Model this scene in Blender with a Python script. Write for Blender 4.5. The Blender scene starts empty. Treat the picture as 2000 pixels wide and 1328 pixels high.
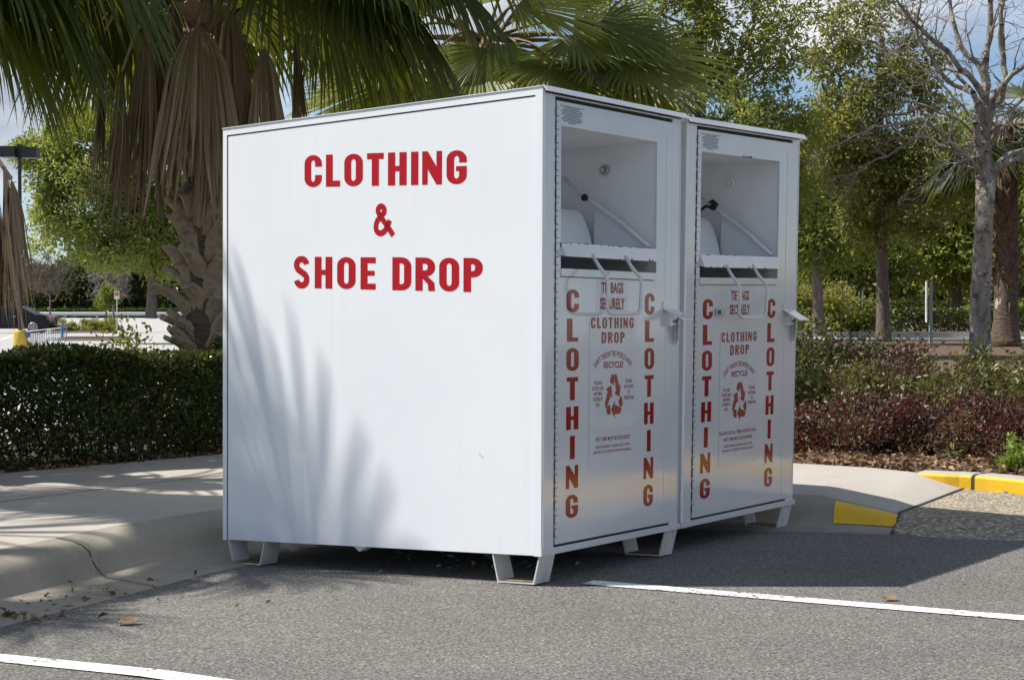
import bpy, bmesh, math, random
import numpy as np
from mathutils import Vector, Matrix

scene = bpy.context.scene
COL = scene.collection
PI = math.pi

# ------------------------------------------------------------------ camera, sky, sun, exposure
CH = 1.045                                   # eye height
FPX = 3400.0                                 # focal length in pixels of a 2000 wide frame
PITCH = math.atan(52.0 / FPX)
cam_d = bpy.data.cameras.new('camera')
cam = bpy.data.objects.new('camera', cam_d); COL.objects.link(cam)
cam_d.sensor_width = 36.0
cam_d.sensor_fit = 'HORIZONTAL'
cam_d.lens = 36.0 * FPX / 2000.0
cam_d.clip_start = 0.1
cam_d.clip_end = 5000
cam.location = (0, 0, CH)
cam.rotation_euler = (PI / 2 - PITCH, 0, 0)
scene.camera = cam

SUN_EL = math.radians(54.6)
TO_SUN = Vector((-math.cos(SUN_EL), 0.03, math.sin(SUN_EL))).normalized()
sun_d = bpy.data.lights.new('sun', 'SUN')
sun_d.energy = 5.0
sun_d.angle = math.radians(0.53)
sun_d.color = (1.0, 0.955, 0.88)
sun = bpy.data.objects.new('sun', sun_d); COL.objects.link(sun)
sun.rotation_euler = (-TO_SUN).to_track_quat('-Z', 'Y').to_euler()
sun.location = (-10, 5, 14)

world = bpy.data.worlds.new('World'); scene.world = world
world.use_nodes = True
wn, wl = world.node_tree.nodes, world.node_tree.links
wn.clear()
w_out = wn.new('ShaderNodeOutputWorld'); w_bg = wn.new('ShaderNodeBackground')
w_bg.inputs['Strength'].default_value = 0.09
sky = wn.new('ShaderNodeTexSky'); sky.sky_type = 'NISHITA'; sky.sun_disc = False
sky.sun_elevation = SUN_EL; sky.sun_rotation = math.radians(270)
sky.air_density = 1.0; sky.dust_density = 0.0; sky.ozone_density = 4.0; sky.altitude = 1500
tc = wn.new('ShaderNodeTexCoord')
mp = wn.new('ShaderNodeMapping'); mp.inputs['Scale'].default_value = (1.0, 1.0, 2.6)
mp.inputs['Location'].default_value = (0.35, 0.0, 0.1)
cn = wn.new('ShaderNodeTexNoise'); cn.inputs['Scale'].default_value = 4.2
cn.inputs['Detail'].default_value = 9; cn.inputs['Roughness'].default_value = 0.56
cn.inputs['Distortion'].default_value = 0.25
cr = wn.new('ShaderNodeValToRGB')
cr.color_ramp.elements[0].position = 0.46; cr.color_ramp.elements[1].position = 0.60
cr.color_ramp.elements[0].color = (0, 0, 0, 1); cr.color_ramp.elements[1].color = (1, 1, 1, 1)
mp2 = wn.new('ShaderNodeMapping'); mp2.inputs['Scale'].default_value = (1.0, 1.0, 2.6)
mp2.inputs['Location'].default_value = (0.35, 0.0, 0.02)
cn2 = wn.new('ShaderNodeTexNoise'); cn2.inputs['Scale'].default_value = 7.0
cn2.inputs['Detail'].default_value = 7; cn2.inputs['Roughness'].default_value = 0.5
cr2 = wn.new('ShaderNodeValToRGB')
cr2.color_ramp.elements[0].position = 0.36; cr2.color_ramp.elements[0].color = (3.6, 4.1, 5.0, 1)
cr2.color_ramp.elements[1].position = 0.62; cr2.color_ramp.elements[1].color = (8.2, 8.3, 8.5, 1)
mx = wn.new('ShaderNodeMixRGB')
wl.new(tc.outputs['Generated'], mp.inputs['Vector']); wl.new(mp.outputs['Vector'], cn.inputs['Vector'])
wl.new(tc.outputs['Generated'], mp2.inputs['Vector']); wl.new(mp2.outputs['Vector'], cn2.inputs['Vector'])
wl.new(cn.outputs['Fac'], cr.inputs['Fac']); wl.new(cn2.outputs['Fac'], cr2.inputs['Fac'])
wl.new(cr.outputs['Color'], mx.inputs['Fac']); wl.new(sky.outputs['Color'], mx.inputs['Color1'])
wl.new(cr2.outputs['Color'], mx.inputs['Color2'])
wl.new(mx.outputs['Color'], w_bg.inputs['Color']); wl.new(w_bg.outputs['Background'], w_out.inputs['Surface'])

scene.view_settings.view_transform = 'Standard'
scene.view_settings.look = 'None'
scene.view_settings.gamma = 1.0
scene.view_settings.exposure = 0.4
scene.render.engine = 'CYCLES'
scene.cycles.max_bounces = 9
scene.cycles.diffuse_bounces = 6
scene.cycles.glossy_bounces = 3
scene.cycles.transmission_bounces = 3
scene.cycles.caustics_reflective = False
scene.cycles.caustics_refractive = False
scene.cycles.use_denoising = True
scene.cycles.denoiser = 'OPENIMAGEDENOISE'
scene.cycles.denoising_prefilter = 'ACCURATE'
scene.cycles.sample_clamp_indirect = 6.0

# ------------------------------------------------------------------ helpers
def V(*a): return np.array(a, dtype=float)
def unit(a):
    a = np.asarray(a, float); n = np.linalg.norm(a, axis=-1, keepdims=True); return a / np.maximum(n, 1e-9)

def tag(o, label=None, cat=None, group=None, kind=None):
    if label: o['label'] = label
    if cat: o['category'] = cat
    if group: o['group'] = group
    if kind: o['kind'] = kind
    return o

def empty(name, loc, label, cat, group=None):
    o = bpy.data.objects.new(name, None); COL.objects.link(o)
    o.location = Vector(loc); o.empty_display_size = 0.2
    return tag(o, label, cat, group)

class MB:
    """collects vertices, faces, material slots and a per-face tint; builds ONE mesh object"""
    def __init__(s, fn=None):
        s.v = []; s.n = 0; s.f = []; s.m = []; s.t = []; s.big = []; s.fn = fn
    def add(s, verts, faces, mat=0, tint=0.5):
        verts = np.asarray(verts, float).reshape(-1, 3)
        if s.fn is not None: verts = s.fn(verts)
        s.v.append(verts)
        for k, f in enumerate(faces):
            s.f.append(tuple(int(i) + s.n for i in f)); s.m.append(mat)
            s.t.append(float(tint) if np.isscalar(tint) else float(tint[k]))
        s.n += len(verts)
        return s
    def bulk(s, verts, faces, tints, mat=0):
        """faces (F,3) or (F,4) numpy"""
        verts = np.asarray(verts, float).reshape(-1, 3); faces = np.asarray(faces, int)
        if s.fn is not None: verts = s.fn(verts)
        s.v.append(verts); s.big.append((faces + s.n, np.asarray(tints, float), mat)); s.n += len(verts)
        return s
    def box(s, a0, a1, b0, b1, c0, c1, mat=0, tint=0.5):
        vs = [(a, b, c) for a in (a0, a1) for b in (b0, b1) for c in (c0, c1)]
        return s.add(vs, [(0, 1, 3, 2), (4, 6, 7, 5), (0, 4, 5, 1), (2, 3, 7, 6), (0, 2, 6, 4), (1, 5, 7, 3)], mat, tint)
    def sheet(s, fix, pos, u0, u1, v0, v1, n=10, mat=0):
        """flat gridded sheet; fix is the constant axis (0 or 1)"""
        vs = []
        for i in range(n + 1):
            for j in range(n + 1):
                u, v = u0 + (u1 - u0) * i / n, v0 + (v1 - v0) * j / n; vs.append((pos, u, v) if fix == 0 else (u, pos, v))
        return s.add(vs, [(i * (n + 1) + j, i * (n + 1) + j + 1, (i + 1) * (n + 1) + j + 1, (i + 1) * (n + 1) + j) for i in range(n) for j in range(n)], mat)
    def hexa(s, p, mat=0):
        """8 points: bottom 4 (ccw), top 4"""
        return s.add(p, [(3, 2, 1, 0), (4, 5, 6, 7), (0, 1, 5, 4), (1, 2, 6, 5), (2, 3, 7, 6), (3, 0, 4, 7)], mat)
    def tube(s, path, radii, sides=8, mat=0, cap=True, tint=0.5, jitter=0, rng=None):
        path = [np.asarray(p, float) for p in path]
        if np.isscalar(radii): radii = [radii] * len(path)
        rings = []; prev = None
        for i, p in enumerate(path):
            d = unit(path[min(i + 1, len(path) - 1)] - path[max(i - 1, 0)])
            if prev is None:
                h = V(0, 0, 1) if abs(d[2]) < .9 else V(1, 0, 0)
                x = unit(np.cross(h, d))
            else:
                x = unit(prev - d * np.dot(prev, d))
            prev = x; y = np.cross(d, x)
            ang = np.arange(sides) * 2 * PI / sides
            r = radii[i] * (1 + (rng.uniform(-jitter, jitter, sides) if jitter else 0))
            rings.append(p + np.outer(np.cos(ang) * r, x) + np.outer(np.sin(ang) * r, y))
        vs = np.concatenate(rings); fs = []
        for i in range(len(path) - 1):
            for k in range(sides):
                a, b = i * sides + k, i * sides + (k + 1) % sides
                fs.append((a, b, b + sides, a + sides))
        if cap:
            fs.append(tuple(range(sides))[::-1]); fs.append(tuple(range((len(path) - 1) * sides, len(path) * sides)))
        return s.add(vs, fs, mat, tint)
    def lathe(s, prof, centre, sides=24, mat=0, axis='z'):
        vs = []; fs = []
        for r, z in prof:
            for k in range(sides):
                a = k * 2 * PI / sides
                if axis == 'z': q = (r * math.cos(a), r * math.sin(a), z)
                elif axis == 'y': q = (r * math.cos(a), z, r * math.sin(a))
                else: q = (z, r * math.cos(a), r * math.sin(a))
                vs.append((q[0] + centre[0], q[1] + centre[1], q[2] + centre[2]))
        for i in range(len(prof) - 1):
            for k in range(sides):
                a, b = i * sides + k, i * sides + (k + 1) % sides
                fs.append((a, b, b + sides, a + sides))
        fs.append(tuple(range(sides))[::-1]); fs.append(tuple(range((len(prof) - 1) * sides, len(prof) * sides)))
        return s.add(vs, fs, mat)
    def build(s, name, mats, parent=None, smooth=False):
        me = bpy.data.meshes.new(name)
        vs = np.concatenate(s.v) if s.v else np.zeros((0, 3))
        if parent is not None:
            vs = vs - np.array(sum((q.location for q in ((parent, parent.parent) if parent.parent else (parent,))), Vector()))
        if s.big and not s.f:
            tot = []; starts = []; counts = []; tints = []; mids = []; c = 0
            for fa, ti, m in s.big:
                k = fa.shape[1]; tot.append(fa.ravel()); starts.append(c + np.arange(len(fa)) * k); c += fa.size
                counts.append(np.full(len(fa), k)); tints.append(ti); mids.append(np.full(len(fa), m))
            tot = np.concatenate(tot); starts = np.concatenate(starts); mids = np.concatenate(mids); tints = np.concatenate(tints)
            me.vertices.add(len(vs)); me.vertices.foreach_set('co', vs.astype(np.float32).ravel())
            me.loops.add(len(tot)); me.loops.foreach_set('vertex_index', tot.astype(np.int32))
            me.polygons.add(len(starts)); me.polygons.foreach_set('loop_start', starts.astype(np.int32))
            me.update(calc_edges=True)
        else:
            fl = list(s.f); mids = list(s.m); tints = list(s.t)
            for fa, ti, m in s.big:
                fl += [tuple(r) for r in fa.tolist()]; tints += ti.tolist(); mids += [m] * len(fa)
            me.from_pydata(vs.tolist(), [], fl); me.update()
            mids = np.array(mids); tints = np.array(tints)
        if not isinstance(mats, (list, tuple)): mats = [mats]
        for m in mats: me.materials.append(m)
        if len(mats) > 1: me.polygons.foreach_set('material_index', np.asarray(mids, np.int32))
        at = me.attributes.new('tint', 'FLOAT', 'FACE'); at.data.foreach_set('value', np.asarray(tints, np.float32))
        if smooth: me.polygons.foreach_set('use_smooth', np.ones(len(me.polygons), bool))
        o = bpy.data.objects.new(name, me); COL.objects.link(o)
        if parent is not None: o.parent = parent
        return o

# ------------------------------------------------------------------ materials
def nodes_of(name):
    m = bpy.data.materials.new(name); m.use_nodes = True
    n = m.node_tree.nodes; l = m.node_tree.links
    return m, n, l, n['Principled BSDF']

def noise(n, l, coord, scale, detail=4, rough=.55, dist=0.0, stretch=None):
    t = n.new('ShaderNodeTexNoise'); t.inputs['Scale'].default_value = scale
    t.inputs['Detail'].default_value = detail; t.inputs['Roughness'].default_value = rough; t.inputs['Distortion'].default_value = dist
    if stretch:
        mpn = n.new('ShaderNodeMapping'); mpn.inputs['Scale'].default_value = stretch
        l.new(coord, mpn.inputs['Vector']); coord = mpn.outputs['Vector']
    l.new(coord, t.inputs['Vector']); return t.outputs['Fac']

def ramp(n, l, fac, stops):
    r = n.new('ShaderNodeValToRGB'); e = r.color_ramp.elements
    while len(e) < len(stops): e.new(0.5)
    for k, (p, c) in enumerate(stops):
        e[k].position = p; e[k].color = (c, c, c, 1) if np.isscalar(c) else (*c, 1)
    l.new(fac, r.inputs['Fac']); return r.outputs['Color']

def mixc(n, l, fac, a, b, mode='MIX'):
    x = n.new('ShaderNodeMixRGB'); x.blend_type = mode
    for sock, val in ((x.inputs['Fac'], fac), (x.inputs['Color1'], a), (x.inputs['Color2'], b)):
        if isinstance(val, (int, float)): sock.default_value = val
        elif isinstance(val, tuple): sock.default_value = (*val, 1)
        else: l.new(val, sock)
    return x.outputs['Color']

def bump(n, l, bsdf, height, strength, dist=0.01):
    b = n.new('ShaderNodeBump'); b.inputs['Strength'].default_value = strength; b.inputs['Distance'].default_value = dist
    l.new(height, b.inputs['Height']); l.new(b.outputs['Normal'], bsdf.inputs['Normal'])

def plain(name, col, rough=.6, var=.2, scale=12, spec=.5, metal=0.0, bmp=0.0, bscale=60, bdist=.004, dirt=None, stretch=None):
    m, n, l, b = nodes_of(name)
    co = n.new('ShaderNodeTexCoord').outputs['Object']
    f = noise(n, l, co, scale, 5, .6, stretch=stretch)
    lo = tuple(c * (1 - var) for c in col); hi = tuple(min(1, c * (1 + var)) for c in col)
    c = ramp(n, l, f, [(.32, lo), (.68, hi)])
    if dirt:
        f2 = noise(n, l, co, dirt[1], 6, .65)
        c = mixc(n, l, ramp(n, l, f2, [(dirt[2], 0.0), (dirt[2] + .14, dirt[3])]), c, dirt[0])
    l.new(c, b.inputs['Base Color'])
    b.inputs['Roughness'].default_value = rough; b.inputs['Specular IOR Level'].default_value = spec
    b.inputs['Metallic'].default_value = metal
    if bmp: bump(n, l, b, noise(n, l, co, bscale, 5, .6, stretch=stretch), bmp, bdist)
    return m

def leafmat(name, stops, rough=.45, trans=.35, tcol=None, spec=.4):
    m, n, l, b = nodes_of(name)
    a = n.new('ShaderNodeAttribute'); a.attribute_name = 'tint'
    c = ramp(n, l, a.outputs['Fac'], stops)
    l.new(c, b.inputs['Base Color']); b.inputs['Roughness'].default_value = rough; b.inputs['Specular IOR Level'].default_value = spec
    t = n.new('ShaderNodeBsdfTranslucent')
    tc_ = mixc(n, l, .75, c, tcol or (.25, .32, .03))
    l.new(tc_, t.inputs['Color'])
    x = n.new('ShaderNodeMixShader'); x.inputs['Fac'].default_value = trans
    l.new(b.outputs['BSDF'], x.inputs[1]); l.new(t.outputs['BSDF'], x.inputs[2])
    l.new(x.outputs['Shader'], n['Material Output'].inputs['Surface'])
    return m

def mat_paint():
    """glossy white enamel on sheet steel, a little oil canning, rust specks and dirt runs"""
    m, n, l, b = nodes_of('white_enamel')
    co = n.new('ShaderNodeTexCoord').outputs['Object']
    f = noise(n, l, co, 2.2, 4)
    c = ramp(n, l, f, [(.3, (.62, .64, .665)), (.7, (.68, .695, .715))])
    run = noise(n, l, co, 9, 4, .6, stretch=(3.0, 3.0, .12))
    c = mixc(n, l, ramp(n, l, run, [(.55, 0.0), (.8, .22)]), c, (.55, .55, .53))
    sp = noise(n, l, co, 60, 3, .6)
    c = mixc(n, l, ramp(n, l, sp, [(.74, 0.0), (.78, .55)]), c, (.30, .22, .14))
    l.new(c, b.inputs['Base Color'])
    r = noise(n, l, co, 6, 4)
    l.new(ramp(n, l, r, [(.3, .07), (.7, .15)]), b.inputs['Roughness'])
    b.inputs['Specular IOR Level'].default_value = .85; b.inputs['Coat Weight'].default_value = .10; b.inputs['Coat Roughness'].default_value = .07
    h = noise(n, l, co, 2.0, 2, .4)
    bump(n, l, b, h, .22, .02)
    return m

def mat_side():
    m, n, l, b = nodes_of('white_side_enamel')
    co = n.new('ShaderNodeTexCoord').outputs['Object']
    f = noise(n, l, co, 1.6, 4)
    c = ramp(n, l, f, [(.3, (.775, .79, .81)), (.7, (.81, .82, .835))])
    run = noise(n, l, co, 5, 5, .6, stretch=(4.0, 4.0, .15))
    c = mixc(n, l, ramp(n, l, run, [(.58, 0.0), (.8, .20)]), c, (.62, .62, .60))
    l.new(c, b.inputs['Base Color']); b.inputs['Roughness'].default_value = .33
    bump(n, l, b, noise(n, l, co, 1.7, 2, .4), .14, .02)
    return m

def mat_asphalt():
    m, n, l, b = nodes_of('asphalt')
    co = n.new('ShaderNodeTexCoord').outputs['Object']
    v = n.new('ShaderNodeTexVoronoi'); v.inputs['Scale'].default_value = 130; l.new(co, v.inputs['Vector'])
    f1 = noise(n, l, co, 100, 3, .72)
    c = ramp(n, l, f1, [(.30, (.03, .03, .032)), (.47, (.105, .103, .10)), (.60, (.235, .228, .213)), (.70, (.56, .545, .515))])
    c2 = ramp(n, l, v.outputs['Color'], [(.2, (.045, .045, .045)), (.8, (.27, .262, .246)), (.98, (.55, .54, .51))])
    c = mixc(n, l, .5, c, c2)
    big = noise(n, l, co, .9, 5, .6)
    c = mixc(n, l, 1.0, c, ramp(n, l, big, [(.3, (.90, .875, .84)), (.7, (1.20, 1.17, 1.11))]), 'MULTIPLY')
    st = noise(n, l, co, 2.3, 5, .65, .6)
    c = mixc(n, l, ramp(n, l, st, [(.60, 0.0), (.72, .4)]), c, (.075, .073, .070))
    l.new(c, b.inputs['Base Color']); b.inputs['Roughness'].default_value = .85; b.inputs['Specular IOR Level'].default_value = .35
    bump(n, l, b, f1, 1.0, .008)
    return m

def mat_concrete(name, base, dark, stain=.5, gran=140):
    m, n, l, b = nodes_of(name)
    co = n.new('ShaderNodeTexCoord').outputs['Object']
    f = noise(n, l, co, gran, 3, .65)
    c = ramp(n, l, f, [(.3, tuple(x * .82 for x in base)), (.7, tuple(min(1, x * 1.14) for x in base))])
    f2 = noise(n, l, co, 1.7, 7, .68, .5)
    c = mixc(n, l, ramp(n, l, f2, [(.42, 0.0), (.75, stain)]), c, dark)
    f3 = noise(n, l, co, 14, 5, .7)
    c = mixc(n, l, ramp(n, l, f3, [(.62, 0.0), (.75, stain * .5)]), c, dark)
    l.new(c, b.inputs['Base Color']); b.inputs['Roughness'].default_value = .9; b.inputs['Specular IOR Level'].default_value = .25
    bump(n, l, b, f, .4, .003)
    return m

def mat_worn(name, col, under, thr=.60, rough=.7, scale=55):
    """paint worn through to what is below"""
    m, n, l, b = nodes_of(name)
    co = n.new('ShaderNodeTexCoord').outputs['Object']
    f = noise(n, l, co, scale, 5, .7); f2 = noise(n, l, co, 3.0, 4, .6)
    s_ = mixc(n, l, .35, f, f2)
    c = mixc(n, l, ramp(n, l, s_, [(thr, 0.0), (thr + .03, 1.0)]), col, under)
    g = noise(n, l, co, 9, 5, .6)
    c = mixc(n, l, 1.0, c, ramp(n, l, g, [(.3, .92), (.7, 1.05)]), 'MULTIPLY')
    l.new(c, b.inputs['Base Color']); b.inputs['Roughness'].default_value = rough
    bump(n, l, b, f, .35, .004)
    return m

M = {}
M['paint'] = mat_paint(); M['side'] = mat_side()
M['liner'] = plain('hopper_liner_enamel', (.80, .81, .825), .4, .06, 5, .45, dirt=((.28, .25, .2), 6, .62, .4))
M['dark'] = plain('dark_gap', (.02, .018, .016), .8, .3, 10)
M['rust'] = plain('rusty_edge', (.17, .115, .06), .8, .5, 40, bmp=.3)
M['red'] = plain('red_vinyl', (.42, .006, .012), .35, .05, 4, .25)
M['redfront'] = plain('red_vinyl_deep', (.27, .010, .012), .12, .08, 4, .5)  # front lettering, a deeper red than on the side
M['redsmall'] = plain('red_sign_ink', (.30, .035, .03), .25, .10, 40)
M['ink'] = plain('grey_small_print', (.15, .15, .18), .5, .1, 30)
M['sheet'] = plain('sticker_sheet', (.63, .65, .68), .13, .03, 8, .6)
M['patch'] = plain('painted_out_patch', (.60, .61, .61), .45, .04, 9)
M['steel'] = plain('galvanised_steel', (.45, .45, .44), .4, .2, 20, metal=.7)
M['seam'] = plain('dirty_seam', (.13, .105, .08), .8, .4, 40)
M['leg'] = plain('grey_leg_paint', (.62, .63, .62), .5, .12, 9, dirt=((.25, .16, .08), 14, .60, .7))
M['asphalt'] = mat_asphalt()
M['walk'] = mat_concrete('sidewalk_concrete', (.425, .395, .345), (.28, .25, .21), .5)
M['curb'] = mat_concrete('curb_concrete', (.33, .30, .245), (.17, .15, .115), .75)
M['lot'] = mat_concrete('lot_paving', (.43, .42, .395), (.31, .30, .28), .5, 30)
M['aggregate'] = None
M['stripe'] = mat_worn('white_road_paint', (.82, .82, .80), (.14, .138, .133), .54)
M['yellow'] = mat_worn('yellow_curb_paint', (.72, .43, .012), (.42, .33, .16), .62, .6, 35)
M['joint'] = plain('joint_filler', (.05, .048, .045), .9, .3, 30)
M['soil'] = plain('soil', (.07, .05, .035), .95, .5, 20, bmp=.6, bscale=40, bdist=.02)
M['mulch'] = plain('bark_mulch', (.125, .078, .048), .95, .6, 30, bmp=1.0, bscale=45, bdist=.03, dirt=((.34, .24, .15), 38, .58, .8))
M['grass'] = plain('far_grass', (.07, .10, .03), .95, .4, .6)
M['redboot'] = plain('dark_red_leaf_base', (.15, .088, .058), .9, .4, 12, bmp=.6)
M['bark'] = plain('oak_bark', (.135, .108, .086), .9, .4, 14, bmp=.9, bscale=26, bdist=.02, stretch=(1, 1, .35))
M['palebark'] = plain('pale_bark', (.30, .265, .225), .9, .38, 11, bmp=1.0, bscale=30, bdist=.03, dirt=((.055, .048, .042), 11, .52, .85), stretch=(1, 1, .45))
M['palmbark'] = plain('palm_bark', (.12, .085, .06), .95, .45, 10, bmp=1.0, bscale=18, bdist=.03, stretch=(1, 1, 2.5))
M['boot'] = plain('palm_leaf_base', (.36, .275, .19), .85, .4, 9, bmp=.9, bscale=40, bdist=.012, dirt=((.10, .07, .045), 9, .52, .8))
M['oak'] = leafmat('oak_leaf', [(0, (.04, .065, .015)), (.5, (.11, .155, .03)), (1, (.23, .28, .065))], .44, .42, (.42, .48, .05))
M['bright'] = leafmat('young_leaf', [(0, (.06, .09, .017)), (.5, (.165, .21, .05)), (1, (.34, .37, .11))], .45, .45, (.53, .57, .09))
M['olive'] = leafmat('olive_leaf', [(0, (.035, .05, .014)), (.5, (.15, .17, .045)), (1, (.36, .34, .11))], .45, .45, (.46, .45, .07))
M['hedge'] = leafmat('hedge_leaf', [(0, (.010, .018, .006)), (.5, (.030, .043, .012)), (.85, (.07, .085, .02)), (1, (.24, .21, .06))], .34, .16)
M['red_leaf'] = leafmat('red_shrub_leaf', [(0, (.028, .018, .015)), (.34, (.070, .034, .034)), (.56, (.12, .062, .052)), (.68, (.085, .08, .032)), (1, (.16, .15, .055))], .42, .25, (.30, .04, .05))
M['mix_leaf'] = leafmat('green_shrub_leaf', [(0, (.032, .042, .014)), (.42, (.09, .095, .03)), (.70, (.18, .175, .05)), (.84, (.13, .07, .05)), (1, (.12, .05, .045))], .4, .3, (.26, .26, .04))
M['lime'] = leafmat('lime_leaf', [(0, (.10, .15, .03)), (.6, (.26, .34, .07)), (1, (.45, .52, .18))], .4, .35, (.35, .5, .05))
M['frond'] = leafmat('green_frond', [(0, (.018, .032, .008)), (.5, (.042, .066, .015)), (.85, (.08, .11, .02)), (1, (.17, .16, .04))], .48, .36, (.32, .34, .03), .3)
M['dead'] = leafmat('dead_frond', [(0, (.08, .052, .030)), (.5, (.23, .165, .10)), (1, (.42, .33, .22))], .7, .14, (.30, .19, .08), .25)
M['frond_painted_sun'] = leafmat('sun_painted_palm_frond', [(0, (.03, .048, .010)), (.5, (.115, .15, .027)), (.85, (.23, .26, .055)), (1, (.38, .36, .10))], .42, .42, (.60, .60, .07), .4)  # lighter, yellower green for one palm, sunlit brightness painted into it
M['petiole'] = plain('petiole', (.20, .135, .05), .6, .3, 8)
M['wood'] = leafmat('far_wood_leaf', [(0, (.016, .024, .010)), (.5, (.04, .05, .018)), (1, (.10, .105, .04))], .6, .2)
M['litter'] = leafmat('leaf_litter', [(0, (.09, .05, .025)), (.5, (.24, .15, .08)), (1, (.45, .33, .20))], .8, .1, (.3, .18, .08), .2)
M['black'] = plain('black_metal', (.012, .012, .013), .4, .2, 9)
M['car'] = plain('black_car_paint', (.006, .006, .008), .18, .1, 3, .25)
M['glass'] = plain('dark_glass', (.01, .012, .014), .05, .1, 3, .8)
M['tyre'] = plain('tyre', (.015, .015, .015), .85, .2, 9)
M['rim'] = plain('alloy_rim', (.55, .56, .58), .3, .08, 9, metal=.8)
M['tail'] = plain('tail_lamp', (.45, .02, .02), .2, .1, 9)
M['yellowpaint'] = mat_worn('yellow_base_paint', (.66, .45, .05), (.45, .36, .18), .66, .6, 12)
M['wire'] = plain('cart_wire', (.17, .18, .20), .4, .15, 20, metal=.6)
M['blue'] = plain('blue_plastic', (.02, .11, .42), .4, .1, 9)
M['white'] = plain('white_sign', (.74, .74, .72), .5, .05, 9)
M['orange'] = plain('red_sign_paint', (.62, .12, .07), .5, .1, 9)
M['galv'] = plain('rail_steel', (.50, .52, .54), .45, .1, 9, metal=.5)
M['greypost'] = plain('grey_post', (.36, .37, .37), .6, .12, 9)
M['trash'] = plain('pale_litter', (.28, .26, .22), .8, .4, 30)
M['bluecap'] = plain('blue_cap', (.02, .06, .40), .35, .1, 9)

def mat_aggregate():
    m, n, l, b = nodes_of('exposed_aggregate')
    co = n.new('ShaderNodeTexCoord').outputs['Object']
    v = n.new('ShaderNodeTexVoronoi'); v.inputs['Scale'].default_value = 62; l.new(co, v.inputs['Vector'])
    sep = n.new('ShaderNodeSeparateColor'); l.new(v.outputs['Color'], sep.inputs['Color'])
    c = ramp(n, l, sep.outputs['Red'], [(.05, (.15, .12, .085)), (.4, (.36, .30, .21)), (.75, (.50, .44, .33)), (1, (.68, .63, .52))])
    c = mixc(n, l, ramp(n, l, v.outputs['Distance'], [(.35, 0.0), (.7, .8)]), c, (.16, .13, .09))
    f2 = noise(n, l, co, 3.0, 6, .65, .5)
    c = mixc(n, l, ramp(n, l, f2, [(.45, 0.0), (.75, .5)]), c, (.20, .165, .11))
    l.new(c, b.inputs['Base Color']); b.inputs['Roughness'].default_value = .9
    h = ramp(n, l, v.outputs['Distance'], [(0, 1.0), (.7, 0.0)])
    bump(n, l, b, h, .8, .008)
    return m
M['aggregate'] = mat_aggregate()

# ------------------------------------------------------------------ ground heights and layout
CP, SP = math.cos(PITCH), math.sin(PITCH)
def gz(x, y):
    """the asphalt falls gently to the gutter"""
    s = (x - .1) * -.814 + (y - 6.65) * .58
    s = np.clip(s, 0, 2.0)
    return -.033 * s
def on(px, py, z=None):
    """the point of the ground (or of a level z) seen at a place of the 2000 x 1328 photograph"""
    d = V((px - 1000) / FPX, 1.0, (664 - py) / FPX)
    d = V(d[0], d[1] * CP + d[2] * SP, -d[1] * SP + d[2] * CP)
    zz = 0.0 if z is None else z
    for _ in range(6):
        t = (zz - CH) / d[2]; p = d * t
        if z is None: zz = float(gz(p[0], p[1]))
    return V(p[0], p[1], zz)
def at(px, py, Y):
    d = V((px - 1000) / FPX, 1.0, (664 - py) / FPX)
    d = V(d[0], d[1] * CP + d[2] * SP, -d[1] * SP + d[2] * CP)
    p = d * (Y / d[1]); return V(p[0], p[1], p[2] + CH)

def grid(name, mat, xs, ys, zf, kind='structure'):
    xs = np.asarray(xs, float); ys = np.asarray(ys, float)
    X, Y = np.meshgrid(xs, ys); Z = zf(X, Y) + 0 * X
    vs = np.stack([X, Y, Z], -1).reshape(-1, 3); nx = len(xs); fs = []
    for j in range(len(ys) - 1):
        for i in range(nx - 1):
            a = j * nx + i; fs.append((a, a + 1, a + 1 + nx, a + nx))
    o = MB().bulk(vs, np.array(fs), np.full(len(fs), .5)).build(name, mat, smooth=True)
    return tag(o, kind=kind)

def strip(name, mat, A, B, n=1, zadd=0, m=None, build=True, bow=0):
    """surface between two point rows"""
    A = np.asarray(A, float); B = np.asarray(B, float); vs = []
    for a, b in zip(A, B):
        for k in range(n + 1):
            t = k / n; vs.append(a + (b - a) * t + V(0, 0, zadd))
    fs = []
    for i in range(len(A) - 1):
        for k in range(n):
            a = i * (n + 1) + k; fs.append((a, a + n + 1, a + n + 2, a + 1))
    m = m or MB(); m.add(vs, fs)
    if build:
        o = m.build(name, mat, smooth=True); return tag(o, kind='structure')

def resample(pts, step):
    pts = np.asarray(pts, float)
    # Catmull-Rom through the points, then even steps
    out = []
    P = np.concatenate([[2 * pts[0] - pts[1]], pts, [2 * pts[-1] - pts[-2]]])
    for i in range(1, len(P) - 2):
        for t in np.linspace(0, 1, 12, endpoint=False):
            p0, p1, p2, p3 = P[i - 1:i + 3]
            out.append(.5 * ((2 * p1) + (-p0 + p2) * t + (2 * p0 - 5 * p1 + 4 * p2 - p3) * t * t + (-p0 + 3 * p1 - 3 * p2 + p3) * t ** 3))
    out.append(pts[-1]); out = np.array(out)
    d = np.concatenate([[0], np.cumsum(np.linalg.norm(np.diff(out, axis=0), axis=1))])
    n = max(2, int(round(d[-1] / step)) + 1); s = np.linspace(0, d[-1], n)
    return np.stack([np.interp(s, d, out[:, k]) for k in range(out.shape[1])], 1)

# base sheet to the horizon
grid('ground', M['grass'], [-2500, -300, -60, 0, 60, 300, 2500], [-600, -60, 0, 40, 100, 400, 3000], lambda x, y: -.14 + 0 * x)
grid('asphalt', M['asphalt'], np.arange(-9, 14.01, .5), np.arange(-12, 10.01, .4), gz)

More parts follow.
